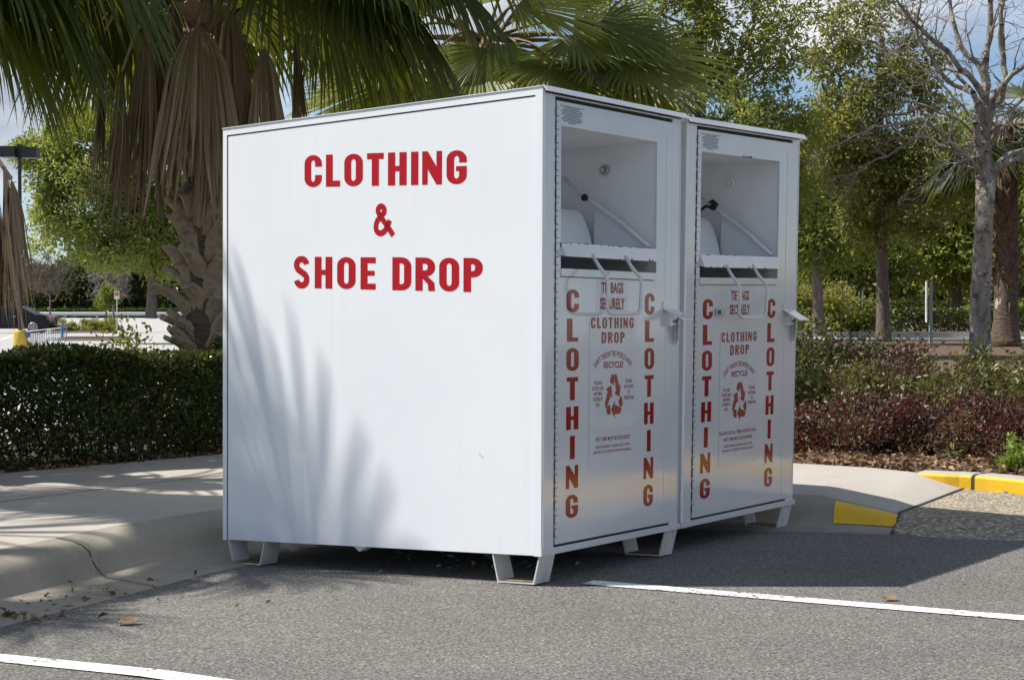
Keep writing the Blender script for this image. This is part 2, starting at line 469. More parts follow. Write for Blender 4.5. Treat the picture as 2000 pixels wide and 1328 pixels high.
# curb and gutter pan
CE = resample([(-3.6, 1.2), (-2.75, 3.35), (-2.05, 5.2), (-1.76, 5.99), (-1.45, 6.82), (-1.23, 7.4), (-.85, 8.0), (-.25, 8.42), (.4, 8.55), (.95, 8.5),
               (1.17, 8.40), (1.48, 8.30), (1.69, 8.24), (1.785, 8.19)], .06)
tang = unit(np.gradient(CE, axis=0)); CN = np.stack([-tang[:, 1], tang[:, 0]], 1)
prof = [(-.02, -.012), (.02, .003), (.10, .003), (.23, .005), (.262, .014), (.283, .038), (.298, .070), (.316, .098), (.345, .117), (.39, .127), (.47, .131)]
for _i in range(len(CN)):
    _w = np.clip((CE[_i, 0] - 1.45) / .25, 0, 1) * (CE[_i, 1] > 7.5)
    CN[_i] = unit(CN[_i] * (1 - _w) + V(.30, .954) * _w)
def hs(x, y):
    return 1 - .60 * np.clip((x - 1.42) / .37, 0, 1) * (y > 7.5)
crows = []
for (x, y), (nx, ny) in zip(CE, CN):
    row = []
    s_ = float(hs(x, y)); b0 = float(gz(x, y))
    for d, z in prof:
        f = min(1, d / .47)
        row.append(V(x + nx * d, y + ny * d, (b0 * (1 - f)) + z * s_ if d > .2 else b0 * (1 - f) + z))
    crows.append(row)
crows = np.array(crows)
cm = MB(); nr, nc = crows.shape[:2]
cm.add(crows.reshape(-1, 3), [(i * nc + k, i * nc + nc + k, i * nc + nc + k + 1, i * nc + k + 1) for i in range(nr - 1) for k in range(nc - 1)])
tag(cm.build('curb', M['curb'], smooth=True), kind='structure')

# sidewalk: from the curb's back to the beds, ramping down at its right end
inner = crows[:, -1, :]
outer_pts = np.array([(-6.2, 5.5), (-4.4, 7.88), (-2.9, 9.88), (-1.87, 11.25), (-1.25, 12.05), (-.6, 12.2), (.3, 11.55), (1.0, 11.05), (1.72, 10.56), (2.116, 10.26), (2.36, 9.86)])
ot = np.concatenate([[0], np.cumsum(np.linalg.norm(np.diff(outer_pts, axis=0), axis=1))])
# pair each inner point with an outer one by matching parameters
key_i = np.array([0, .30, .46, .58, .70, .80, .885, .955, 1.0]); key_o = np.array([0, .20, .40, .50, .63, .74, .87, .95, 1.0])
ti = np.linspace(0, 1, len(inner)); to = np.interp(ti, key_i, key_o) * ot[-1]
outer = np.stack([np.interp(to, ot, outer_pts[:, 0]), np.interp(to, ot, outer_pts[:, 1]), np.full(len(to), .136)], 1)
J0 = crows[-1, -1].copy(); J1 = on(1893, 950, .060)
IA = inner; OA = np.concatenate([outer[:-1], [J1]])
strip('sidewalk', M['walk'], IA, OA, 6)
jm = MB()
def ribbon(m, pts, w, z=.004):
    pts = np.asarray(pts, float); t = unit(np.gradient(pts[:, :2], axis=0)); n_ = np.stack([-t[:, 1], t[:, 0], 0 * t[:, 0]], 1)
    L = pts + n_ * w / 2 + V(0, 0, z); R = pts - n_ * w / 2 + V(0, 0, z)
    vs = np.concatenate([L, R]); k = len(pts)
    m.add(vs, [(i, k + i, k + i + 1, i + 1) for i in range(k - 1)])
# joints across and along the walk
i0 = int(len(inner) * .43)
ribbon(jm, np.linspace(inner[int(len(inner) * .40)] , outer[int(len(inner) * .40)], 12), .010)
mid = inner * .45 + outer * .55
ribbon(jm, mid[: int(len(inner) * .93)], .010)
ci_ = int(np.argmin(np.abs(1000 + FPX * CE[:, 0] / CE[:, 1] - 300) + 1000 * (CE[:, 1] < 5.5)))
wig = crows[ci_].copy(); wig[:, 0] += np.array([0, .0, .006, -.004, .008, .004, -.003, .005, .0, .006, .0])[:len(wig)]
ribbon(jm, wig, .007, .003)
tag(jm.build('sidewalk_joint', M['joint'], smooth=True), kind='structure')
j2 = MB()
Jl = [crows[-1, k] for k in (1, 3, 5, 7, 10)] + [J0 * .95 + J1 * .05, J0 * .5 + J1 * .5, J1]
ribbon(j2, np.array(Jl), .014, .006)
tag(j2.build('ramp_joint', M['joint'], smooth=True), kind='structure')

# far curb with a yellow face, curving towards the right
FC = resample([(2.30, 9.88), (2.42, 9.81), (2.575, 9.73), (2.774, 9.43), (2.98, 8.95), (3.12, 8.3), (3.2, 7.4), (3.25, 6.0), (3.35, 3.0), (3.6, -3)], .08)
ft = unit(np.gradient(FC, axis=0)); fn = np.stack([-ft[:, 1], ft[:, 0]], 1)      # points away from the lot
arc = np.linspace(0, 1, len(FC)) * len(FC) * .08
fb = np.interp(arc, [0, .35, .75, 1.6, 2.4, 20], [.134, .062, .060, .045, 0.0, 0.0])     # foot of the face
def fcurb(sl, name, mat, off, top, zlo=None):
    m = MB(); rows = []
    for i in sl:
        p, n_ = FC[i], fn[i]
        row = [(p[0] + n_[0] * d, p[1] + n_[1] * d, (fb[i] - .05 if z is None else z)) for d, z in off]
        rows.append(row)
    rows = np.array(rows, float); r, c = rows.shape[:2]
    m.add(rows.reshape(-1, 3), [(i * c + k, i * c + k + 1, i * c + c + k + 1, i * c + c + k) for i in range(r - 1) for k in range(c - 1)])
    o = m.build(name, mat, smooth=False); return tag(o, kind='structure')
allr = list(range(len(FC)))
fcurb(allr, 'curb_top', M['walk'], [(.018, .1375), (.05, .143), (.17, .143), (.18, .09)], .14)
fcurb(allr, 'yellow_curb_face', M['yellow'], [(0, None), (.002, .125), (.018, .1375)], .13)
cj = MB(); ci = int(np.argmin(np.abs(FC[:, 0] - 2.60) + (FC[:, 1] < 9.4)))
p, n_ = FC[ci], fn[ci]; t_ = ft[ci]
q = [V(p[0] - n_[0] * .006, p[1] - n_[1] * .006, fb[ci] - .01), V(p[0] - n_[0] * .004, p[1] - n_[1] * .004, .13), V(p[0] + n_[0] * .02, p[1] + n_[1] * .02, .144), V(p[0] + n_[0] * .18, p[1] + n_[1] * .18, .148)]
tv = V(t_[0], t_[1], 0) * .008
cj.add([a - tv for a in q] + [a + tv for a in q], [(k, k + 4, k + 5, k + 1) for k in range(3)])
tag(cj.build('curb_joint', M['joint']), kind='structure')

# exposed aggregate apron between the asphalt and the far curb
AE = resample([(1.785, 8.19), (2.0, 8.06), (2.34, 7.955), (2.75, 7.75), (3.16, 7.45)], .1)
k2 = [i for i in range(len(FC)) if FC[i, 0] > 2.60 and FC[i, 1] > 7.5]
FB = np.array([[FC[i, 0], FC[i, 1], fb[i]] for i in k2])
sA = np.linspace(0, 1, 15); sB = np.linspace(0, 1, len(FB))
AEr = np.stack([np.interp(sA, np.linspace(0, 1, len(AE)), AE[:, 0]), np.interp(sA, np.linspace(0, 1, len(AE)), AE[:, 1]), np.full(15, .004)], 1)
FBr = np.stack([np.interp(sA, sB, FB[:, k]) for k in range(3)], 1)
AEr[:, 2] = [float(gz(a, b)) - .003 for a, b in AEr[:, :2]]
FBr[0] = J1 + V(0, 0, -.001)
rows = []
for a, b, t in zip(AEr, FBr, sA):
    mzz = np.interp(t, [0, 1], [.050, .02])
    m1 = a + (b - a) * .32; m1[2] = mzz
    if t == 0: m1 = J0 + V(.0, 0, -.001)
    rows.append([a, a * .5 + m1 * .5 + V(0, 0, -.006), m1, m1 * .5 + b * .5, b] if t > 0 else [crows[-1, 0], crows[-1, 6] + V(0, 0, -.002), m1, m1 * .5 + b * .5, b])
rows = np.array(rows); am = MB(); r_, c_ = rows.shape[:2]
am.add(rows.reshape(-1, 3), [(i * c_ + k, i * c_ + c_ + k, i * c_ + c_ + k + 1, i * c_ + k + 1) for i in range(r_ - 1) for k in range(c_ - 1)])
tag(am.build('aggregate_apron', M['aggregate'], smooth=True), kind='structure')

# yellow paint on the near curb end
yrows = [i for i in range(len(CE)) if CE[i, 0] > 1.50 and CE[i, 1] > 7.5]
ys_ = MB(); sub = crows[yrows][:, 4:10] + (0, 0, .004) + np.stack([-CN[yrows] * .003], 1).repeat(6, 1) @ np.array([[1, 0, 0], [0, 1, 0]]) 
r_, c_ = sub.shape[:2]
ys_.add(sub.reshape(-1, 3), [(i * c_ + k, i * c_ + c_ + k, i * c_ + c_ + k + 1, i * c_ + k + 1) for i in range(r_ - 1) for k in range(c_ - 1)])
tag(ys_.build('yellow_curb_paint', M['yellow'], smooth=True), kind='structure')

# painted lines on the asphalt
sm = MB()
def stripe(p0, p1, w, n=24):
    pts = np.linspace(p0, p1, n); pts[:, 2] = [gz(a, b) for a, b in pts[:, :2]]
    ribbon(sm, pts, w, .004)
stripe(on(1148, 1138), on(2000, 1208) + (on(2000, 1208) - on(1148, 1138)) * 1.2, .10, 60)
stripe(on(-500, 1236), on(380, 1328) + (on(380, 1328) - on(-500, 1236)) * .6, .10, 60)
tag(sm.build('road_marking', M['stripe'], smooth=True), kind='structure')

# beds
def rise(x, y):
    return .142 + .33 * np.clip((y - 11) / 13, 0, 1) ** 1.0
near_b = np.array([(-.6, 12.2), (.3, 11.55), (1.0, 11.05), (1.72, 10.56), (2.116, 10.26), (2.38, 9.98), (2.66, 9.86), (2.91, 9.52), (3.13, 9.02), (3.28, 8.36), (3.37, 7.44), (3.42, 6.0), (3.52, 3.0), (3.77, -3)])
far_b = np.array([(-1.5, 36), (1, 36), (3, 36), (5, 36), (7, 36), (9, 36), (11, 36), (14, 36), (18, 36), (22, 34), (24, 22), (24, 12), (24, 3), (24, -3)])
NB = resample(near_b, .25); FBD = np.stack([np.interp(np.linspace(0, 1, len(NB)), np.linspace(0, 1, len(far_b)), far_b[:, k]) for k in range(2)], 1)
bm_ = MB(); ts = np.array([0, .006, .015, .03, .05, .08, .12, .18, .26, .36, .5, .7, 1.0]); rr = random.Random(4)
vs = []
for a, b in zip(NB, FBD):
    for k, t in enumerate(ts):
        p = a + (b - a) * t; z = float(rise(*p)) + (rr.uniform(-.012, .02) if 0 < k < 8 else 0) - (.03 if k == 0 else 0)
        vs.append((p[0], p[1], z))
kk = len(ts)
bm_.add(vs, [(i * kk + k, i * kk + kk + k, i * kk + kk + k + 1, i * kk + k + 1) for i in range(len(NB) - 1) for k in range(kk - 1)])
tag(bm_.build('mulch_bed', M['mulch'], smooth=True), kind='structure')
ha = np.array([(-6.2, 5.5), (-4.4, 7.88), (-2.9, 9.88), (-1.87, 11.25), (-1.25, 12.05), (-.6, 12.2)])
hb = ha + np.array([[-2.2, 1.6]] * 6) + np.array([(0, 0), (0, 0), (0, 0), (0, 0), (0, .2), (.3, 1.5)])
strip('soil_bed', M['soil'], np.c_[ha, np.full(6, .128)], np.c_[hb, np.full(6, .13)], 5)

# far paving
def lotz(x, y): return .5 * np.clip((y - 100) / 100, 0, 1) + .0
grid('parking_lot', M['lot'], [-130, -60, -20, -8, -.4], [12.9, 20, 40, 70, 100, 150, 205], lotz)
grid('road', M['lot'], [-1.5, 5, 20, 60, 120], [36.05, 38, 41], lambda x, y: .49 + 0 * x)
km = MB()
for y0 in (41.0, 35.9):
    km.box(-1.5, 120, y0, y0 + .18, .4, .60 if y0 > 40 else .52)
tag(km.build('far_curb', M['walk']), kind='structure')
grid('far_bed', M['mulch'], [-1.5, 10, 40, 120], [41.18, 60, 100, 160], lambda x, y: .58 + .0 * x)
lm = MB()
for (xa, ya, xb, yb) in ((-60, 637, 75, 631), (0, 664, 30, 655), (185, 662, 212, 653), (80, 655, 130, 660)):
    a, b = on(xa, ya, .004), on(xb, yb, .004); ribbon(lm, np.linspace(a, b, 4), .22, .004)
tag(lm.build('lot_marking', M['stripe']), kind='structure')

# ------------------------------------------------------------------ lettering
def arcpts(cx, cy, rx, ry, a0, a1, n=9):
    return [(cx + rx * math.cos(math.radians(a)), cy + ry * math.sin(math.radians(a))) for a in np.linspace(a0, a1, n)]
LW = dict(C=.66, L=.53, O=.68, T=.60, H=.66, I=.235, N=.68, G=.68, S=.64, E=.55, D=.67, R=.68, P=.64, A=.68, B=.66, U=.66, Y=.64, **{'&': .80, ' ': .26})
def glyph(ch):
    """condensed bold letter of height 1: list of (points2d, faces)"""
    w = LW[ch]; t = .255; h = .185; out = []
    def rect(x0, y0, x1, y1): out.append(([(x0, y0), (x1, y0), (x1, y1), (x0, y1)], [(0, 1, 2, 3)]))
    def ringed(outer, inner, closed=True):
        n = len(outer); rng_ = range(n if closed else n - 1)
        out.append((outer + inner, [(i, (i + 1) % n, n + (i + 1) % n, n + i) for i in rng_]))
    rx, ry = w / 2, .27
    ix, iy = w / 2 - t, .27 - h + .02
    if ch in 'OCG':
        y1 = .985 + .015; 
        def loop(rx_, ry_, lo, hi, a):
            return arcpts(w / 2, hi, rx_, ry_, a, 90, 8) + arcpts(w / 2, hi, rx_, ry_, 90, 180, 8)[1:] + arcpts(w / 2, lo, rx_, ry_, 180, 270, 8) + arcpts(w / 2, lo, rx_, ry_, 270, 360, 8)[1:]
        lo, hi = ry, 1 - ry
        o_ = loop(rx, ry, lo, hi, 0); i_ = loop(ix, iy, lo, hi, 0)
        if ch == 'O': ringed(o_, i_)
        else:
            top, bot = (.635, .375)
            o2 = [(w, top)] + o_ + ([(w, bot)] if ch == 'C' else [(w, .30)]); i2 = [(w - t, top)] + i_ + ([(w - t, bot)] if ch == 'C' else [(w - t, .30)])
            ringed(o2, i2, False)
            if ch == 'G':
                rect(w - t, .30, w, .53); rect(w / 2 - .02, .385, w - t, .53)
    elif ch == 'L': rect(0, 0, t, 1); rect(t, 0, w, h)
    elif ch == 'T': rect(w / 2 - t / 2, 0, w / 2 + t / 2, 1 - h); rect(0, 1 - h, w, 1)
    elif ch == 'H': rect(0, 0, t, 1); rect(w - t, 0, w, 1); rect(t, .425, w - t, .59)
    elif ch == 'I': rect(0, 0, t, 1)
    elif ch == 'E':
        rect(0, 0, t, 1); rect(t, 0, w, h); rect(t, 1 - h, w, 1); rect(t, .43, w - .04, .585)
    elif ch == 'N':
        a = .19
        out.append(([(0, 0), (a, 0), (a, 1), (0, 1)], [(0, 1, 2, 3)])); out.append(([(w - a, 0), (w, 0), (w, 1), (w - a, 1)], [(0, 1, 2, 3)]))
        out.append(([(a, 1), (a, .46), (w - a, 0), (w - a, .54)], [(0, 1, 2, 3)]))
    elif ch in 'DPRB':
        lo = .0 if ch == 'D' else .43
        rr_ = .27 if ch == 'D' else .25; rxx = w * .52
        o_ = [(0, lo), (w - rxx, lo)] + arcpts(w - rxx, lo + rr_, rxx, rr_, -90, 0, 7)[1:] + arcpts(w - rxx, 1 - rr_, rxx, rr_, 0, 90, 7) + [(0, 1)]
        ir = rxx - t; il = lo + h
        i_ = [(t, il), (w - rxx, il)] + arcpts(w - rxx, lo + rr_, ir, rr_ - h, -90, 0, 7)[1:] + arcpts(w - rxx, 1 - rr_, ir, rr_ - h, 0, 90, 7) + [(t, 1 - h)]
        ringed(o_, i_)
        if ch != 'D': rect(0, 0, t, lo)
        if ch == 'R':
            out.append(([(w - .24, .43), (w - .50, .43), (w - .245, .20), (w - .225, 0), (w, 0), (w - .02, .25)], [(1, 2, 3, 4, 5, 0)]))
    elif ch == 'S':
        k = .10
        mid_ = arcpts(w / 2, .735, w / 2 - t / 2, .185, 8, 180, 12) + [(t / 2 + .01, .66), (t / 2 + .06, .585), (w / 2, .505), (w - t / 2 - .06, .425), (w - t / 2 - .01, .35)] + arcpts(w / 2, .265, w / 2 - t / 2, .185, 0, -172, 12)
        P_ = np.array(mid_); T_ = unit(np.gradient(P_, axis=0)); N_ = np.stack([-T_[:, 1], T_[:, 0]], 1)
        hw = .5 * (h + (t - h) * np.abs(T_[:, 1]))[:, None]; hw = np.minimum(hw * 1.03, .105)
        ringed([tuple(p) for p in P_ + N_ * hw], [tuple(p) for p in P_ - N_ * hw], False)
    elif ch == '&':
        path = [(.80, .02), (.60, .26), (.40, .48), (.22, .70), (.20, .82), (.30, .905), (.42, .86), (.44, .74), (.34, .62), (.17, .46), (.115, .30), (.15, .15), (.29, .085), (.44, .14), (.56, .28), (.66, .48)]
        P_ = resample(np.array(path), .04); T_ = unit(np.gradient(P_, axis=0)); N_ = np.stack([-T_[:, 1], T_[:, 0]], 1)
        hw = np.full((len(P_), 1), .092)
        ringed([tuple(p) for p in P_ + N_ * hw], [tuple(p) for p in P_ - N_ * hw], False)
    return w, out

def letters(m, text, x0, x1, y0, hgt, place, mat=0, wscale=None):
    """lay text between x0 and x1 (justified); place(u, v) gives the 3-D point"""
    ws = [LW[c] * hgt * (wscale or 1) for c in text]; gap = ((x1 - x0) - sum(ws)) / max(1, len(text) - 1); x = x0
    for c, w in zip(text, ws):
        if c != ' ':
            gw, parts = glyph(c); sx = w / gw
            for k, (pts, fs) in enumerate(parts):
                m.add([place(x + px * sx, y0 + py * hgt) for px, py in pts], fs, mat)
        x += w + gap

TXT = {}
def text_mesh(s, bold=.0):
    if (s, bold) in TXT: return TXT[(s, bold)]
    cu = bpy.data.curves.new('t', 'FONT'); cu.body = s; cu.size = 1; cu.align_x = 'CENTER'; cu.offset = bold; cu.resolution_u = 2
    ob = bpy.data.objects.new('t', cu); COL.objects.link(ob)
    me = bpy.data.meshes.new_from_object(ob.evaluated_get(bpy.context.evaluated_depsgraph_get()))
    vs = np.array([v.co[:2] for v in me.vertices]); fs = [tuple(p.vertices) for p in me.polygons]
    bpy.data.objects.remove(ob); bpy.data.curves.remove(cu); bpy.data.meshes.remove(me)
    # normalise: height of capitals 1, width kept apart
    vs[:, 1] -= vs[:, 1].min() if s.isupper() and ',' not in s else 0
    hgt = vs[:, 1].max(); vs[:, 0] -= (vs[:, 0].min() + vs[:, 0].max()) / 2
    wid = vs[:, 0].max() * 2
    TXT[(s, bold)] = (vs / (wid, hgt), fs); return TXT[(s, bold)]
def small_text(m, s, cx, y0, width, hgt, place, mat=0, bold=.0, arc=None):
    vs, fs = text_mesh(s, bold); pts = []
    for a, b in vs:
        if arc:
            R, half = arc; th = a * 2 * half
            pts.append(place(cx + (R[0] + b * hgt) * math.sin(th), y0 + (R[1] + b * hgt) * math.cos(th) - R[1]))
        else: pts.append(place(cx + a * width, y0 + b * hgt))
    m.add(pts, fs, mat)

# ------------------------------------------------------------------ the donation bins
BW, BD, BH = 1.0736, 1.7076, 1.8
C1 = {(0, 0, 0): (0.111, 6.655, 0.1158), (0, 0, 1): (0.1187, 6.716, 1.9171), (0, 1, 0): (-1.2727, 7.6459, 0.0518), (0, 1, 1): (-1.2774, 7.7069, 1.857), (1, 0, 0): (0.7276, 7.5286, 0.1157), (1, 0, 1): (0.7486, 7.5896, 1.9061), (1, 1, 0): (-0.6562, 8.5195, 0.0516), (1, 1, 1): (-0.6474, 8.5805, 1.846)}
C2 = {(0, 0, 0): (0.7429, 7.6636, 0.099), (0, 0, 1): (0.7652, 7.6214, 1.8985), (0, 1, 0): (-0.6339, 8.6729, 0.1411), (0, 1, 1): (-0.6115, 8.6307, 1.9406), (1, 0, 0): (1.3873, 8.535, 0.1134), (1, 0, 1): (1.4132, 8.4927, 1.9077), (1, 1, 0): (0.0106, 9.5443, 0.1554), (1, 1, 1): (0.0364, 9.502, 1.9498)}
def warp(C):
    C = {k: np.array(v) for k, v in C.items()}
    def f(p):
        p = np.asarray(p, float).reshape(-1, 3); u, v, w = p[:, 0:1] / BW, p[:, 1:2] / BD, p[:, 2:3] / BH; r = 0
        for k, c in C.items():
            r = r + c * ((u if k[0] else 1 - u) * (v if k[1] else 1 - v) * (w if k[2] else 1 - w))
        return r
    return f

def donation_bin(C, second, label):
    W = warp(C); P1 = lambda a, b, c: W(V(a, b, c))[0]
    c0 = P1(BW / 2, BD / 2, 0)
    root = empty('donation_bin', (c0[0], c0[1], float(gz(c0[0], c0[1]))), label, 'donation bin', 'clothing donation bins side by side')
    def mb(): return MB(W)
    # --- shell: side, back, floor, roof plates with the side panel set between folded rims
    m = mb()
    m.box(.008, .014, .030, 1.678, .0, 1.766); m.sheet(0, .003, .030, 1.678, .0, 1.766, 14)                          # left panel
    m.box(BW - .012, BW - .003, .030, BD - .012, 0, 1.766)
    m.box(.014, BW - .012, BD - .012, BD - .001, 0, 1.783)               # back
    m.box(.014, BW - .012, .03, BD - .012, .004, .014)                   # floor
    m.build('body', M['side'], root)
    m = mb()
    m.box(0.0, .02, 0.0, BD, 1.7715, 1.7995); m.box(BW - .02, BW, 0.0, BD, 1.7715, 1.7995)
    m.box(0.0, .02, 1.684, BD, -.002, 1.7715); m.box(BW - .02, BW, 1.684, BD, -.002, 1.7715)
    m.box(0.0, .02, .0005, .034, -.002, 1.7715)
    m.build('side_rim', M['side'], root)
    m = mb()
    m.box(.004, .02, .034, 1.684, 1.762, 1.7725); m.box(.0045, .02, 1.676, 1.686, .004, 1.768)
    m.build('rim_gap', M['dark'], root)
    # --- roof sheet with a small lip over the front
    m = mb()
    m.box(-.024 if second else -.004, BW + .012, .001, BD + .004, 1.8, 1.805)  # farther bin's left edge stretched to block sun between the bins
    m.hexa([(-.002, -.026, 1.781), (BW + .010, -.026, 1.781), (BW + .010, -.020, 1.781), (-.002, -.020, 1.781), (-.002, -.006, 1.8065), (BW + .010, -.006, 1.8065), (BW + .010, .002, 1.8065), (-.002, .002, 1.8065)])
    o = m.build('roof', M['paint'], root)
    bv = o.modifiers.new('bevel', 'BEVEL'); bv.width = .002; bv.segments = 2
    # --- front frame: stiles and rails
    dl, dr, dt, db = .096, .976, 1.757, .034
    m = mb()
    m.box(.0205, dl - .010, .001, .03, 0, 1.78); m.box(dr + .004, BW - .0205, .001, .03, 0, 1.78)
    m.box(dl - .010, dr + .004, .001, .03, dt + .016, 1.78); m.box(dl - .010, dr + .004, -.001, .03, -.002, db - .010)
    m.box(.0, dl - .010, -.0025, .001, -.002, .026); m.box(dr + .004, BW, -.0025, .001, -.002, .022)
    m.box(BW - .030, BW - .026, -.001, .002, .05, 1.76)
    m.build('front_frame', M['paint'], root)
    m = mb(); m.box(dl - .009, dl + .02, .007, .02, db - .0095, dt + .015); m.box(dr - .02, dr + .003, .007, .02, db - .0095, dt + .015); m.box(dl + .02, dr - .02, .007, .02, db - .0095, db + .02); m.box(dl + .02, dr - .02, .007, .02, dt - .02, dt + .015); m.build('door_gap', M['dark'], root)
    # --- door: sheet around the hopper opening
    ox0, ox1, oy0, oy1 = .126, .850, 1.104, 1.662
    dm = mb()
    dm.box(dl, ox0, -.001, .006, db, dt); dm.box(ox1, dr, -.001, .006, db, dt)
    dm.box(ox0, ox1, -.001, .006, oy1, dt); dm.box(ox0, ox1, .001, .006, db, oy0); dm.sheet(1, -.001, ox0, ox1, db, oy0, 10)
    door = dm.build('door', M['paint'], root)
    m = mb()
    m.box(ox0 - .004, ox1 + .004, -.007, -.001, oy0 - .030, oy0)          # sill flange under the opening
    m.build('sill', M['paint'], door)
    m = mb(); m.box(ox0, ox1 - .02, -.0035, -.001, oy0 - .0335, oy0 - .0295); m.build('rust_line', M['rust'], door)
    m = mb(); m.box(dr - .05, dr - .047, -.0022, -.001, .06, 1.70); m.build('door_fold', M['sheet'], door)
    # hinge
    hm = mb(); hd = mb(); k = 0; c = .062
    while c < 1.735:
        hd.box(.0875, .1075, -.0032, .001, c, c + .033)
        hm.box(.0905, .1125, -.0048, -.0015, c + .0025, c + .0305)
        c += .0527
    hng = hm.build('hinge', M['paint'], door); hd.build('hinge_gap', M['seam'], door)
    # --- hopper: liner, drum, lip tray, side plate and rod
    dep = .50; a0, a1 = ox0 - .008, ox1 + .006; b0 = .0065
    m = mb()
    m.box(a1, a1 + .008, b0, dep, oy0 - .20, oy1 + .012); m.box(a0 - .008, a0, b0, dep, oy0 - .20, oy1 + .012)
    m.box(a0, a1, dep, dep + .008, oy0 - .20, oy1 + .012); m.box(a0, a1, b0, dep, oy1 + .004, oy1 + .012)
    m.box(a0, a1, b0, dep, oy0 - .208, oy0 - .20)
    m.build('hopper', M['liner'], root)
    m = mb(); cyb, cyc = .44, 1.215
    prof_ = [(.283, 1.185), (.290, 1.22), (.300, 1.262), (.314, 1.305), (.330, 1.343), (.348, 1.374), (.368, 1.393), (.40, 1.399), (.495, 1.404)]
    ae = ox1 - .045; n_ = len(prof_)
    vs = [(a0 + .004, b, c) for b, c in prof_] + [(ae, b, c) for b, c in prof_] + [(ae, .495, 1.185)]
    m.add(vs, [(i, i + 1, n_ + i + 1, n_ + i) for i in range(n_ - 1)] + [(n_ + i, n_ + i + 1, 2 * n_) for i in range(n_ - 1)])
    m.build('chute_drum', M['liner'], root)
    m = mb(); e = ox1 - .026
    m.add([(e, .29, 1.405), (e, .30, 1.20), (e, .015, 1.19), (e, .010, 1.215), (e - .004, .29, 1.405), (e - .004, .30, 1.20), (e - .004, .015, 1.19), (e - .004, .010, 1.215)],
          [(0, 1, 2, 3), (7, 6, 5, 4), (0, 3, 7, 4), (0, 4, 5, 1)])
    m.build('chute_side_plate', M['paint'], root)
    m = mb(); m.tube([(e - .012, .45, 1.545), (e - .012, .33, 1.445), (e - .012, .15, 1.325), (e - .012, .015, 1.217)], [.010] * 4, 8); m.build('chute_arm', M['paint'], root, True)
    m = mb(); m.lathe([(.004, -.012), (.014, -.008), (.017, 0), (.014, .008), (.004, .012)], (e - .026, .33, 1.447), 12, axis='x'); m.build('pivot_bolt', M['black'], root, True)
    if second:
        tw = mb(); tw.tube([(e - .034, .345, 1.468), (e - .036, .325, 1.474), (e - .034, .30, 1.458), (e - .034, .315, 1.435), (e - .036, .36, 1.452), (e - .036, .395, 1.43), (e - .036, .40, 1.40)], [.007, .011, .008, .007, .009, .007, .003], 6)
        tw.build('cord_knot', M['black'], root, True)
    m = mb(); m.lathe([(.022, -.002), (.022, -.012), (.011, -.013), (.010, -.004)], (a1, .262, 1.565), 12, axis='x'); m.build('liner_bolt', M['liner' if second else 'steel'], root, True)
    # lip tray: sloping front flap, folded
    m = mb(); l0, l1 = ox0 - .003, ox1 + .004
    top = 1.206; low = 1.150
    m.add([(l0, -.004, top), (l1, -.004, top), (l1 - .048, -.030, low), (l0, -.030, low), (l0, .012, top), (l1, .012, top), (l1 - .048, .004, low + .008), (l0, .004, low + .008)],
          [(3, 2, 1, 0), (4, 5, 6, 7), (0, 1, 5, 4), (2, 3, 7, 6), (1, 2, 6, 5), (0, 4, 7, 3)])
    tray = m.build('chute_lip', M['paint'], root)
    m = mb()
    m.add([(l0, .012, top - .003), (l1, .012, top - .003), (l1, .30, 1.196), (l0, .30, 1.196)], [(0, 1, 2, 3)])
    m.add([(l0, .004, low + .006), (l1, .004, low + .006), (l1, .32, 1.16), (l0, .32, 1.16)], [(3, 2, 1, 0)])
    m.build('chute_pan', M['liner'], root)
    # chipped paint on the lip
    rg = random.Random(7 if second else 3); m = mb()
    for _ in range(5 if second else 17):
        a = rg.uniform(l0 + .02, l1 - .03); w = rg.uniform(.003, .016); m.box(a, a + w, -.0052, .006, top - rg.uniform(.003, .008), top + .0012)
    if not second: m.box(l0 - .001, l0 + .02, -.0058, .004, top - .018, top - .002)
    for _ in range(5):
        a = rg.uniform(l0 + .02, l1 - .06); w = rg.uniform(.002, .006); m.box(a, a + w, -.0312, -.024, low - .0012, low + rg.uniform(.003, .008))
    if second:
        for k in range(7):
            a = .49 + k * .013 + rg.uniform(0, .005); m.box(a, a + rg.uniform(.006, .014), -.0022, .004, oy1 - .0012, oy1 + rg.uniform(.002, .007))
    m.build('paint_chip', M['black'], tray)
    # pull handle: bent rod hanging from the lip, standing off the door
    m = mb(); hr = .0080
    ha_, hb_ = .318, .566
    path = [(ha_, -.022, 1.162), (ha_, -.055, 1.115), (ha_ - .004, -.092, 1.075), (ha_ - .004, -.102, 1.045), (ha_ - .002, -.098, .965), (ha_, -.094, .945), (ha_ + .022, -.092, .930), (ha_ + .05, -.092, .926),
            (hb_ - .03, -.092, .926), (hb_ - .004, -.092, .931), (hb_ + .006, -.094, .952), (hb_ + .004, -.100, 1.045), (hb_ + .002, -.092, 1.078), (hb_ - .002, -.055, 1.118), (hb_ - .002, -.022, 1.165)]
    m.tube(path, [hr] * len(path), 8); m.build('pull_handle', M['paint'], root, True)
    # latch hood, hasp and padlock
    m = mb(); z1 = .985
    m.hexa([(.905, -.006, z1 - .035), (1.005, -.006, z1 - .035), (1.005, -.001, z1 - .035), (.905, -.001, z1 - .035), (.905, -.006, z1), (1.005, -.006, z1), (1.005, -.001, z1), (.905, -.001, z1)])
    m.hexa([(.905, -.095, z1 - .082), (1.005, -.095, z1 - .082), (1.005, -.006, z1 - .035), (.905, -.006, z1 - .035), (.905, -.095, z1 - .078), (1.005, -.095, z1 - .078), (1.005, -.006, z1 - .030), (.905, -.006, z1 - .030)])
    m.build('latch_hood', M['paint'], root)
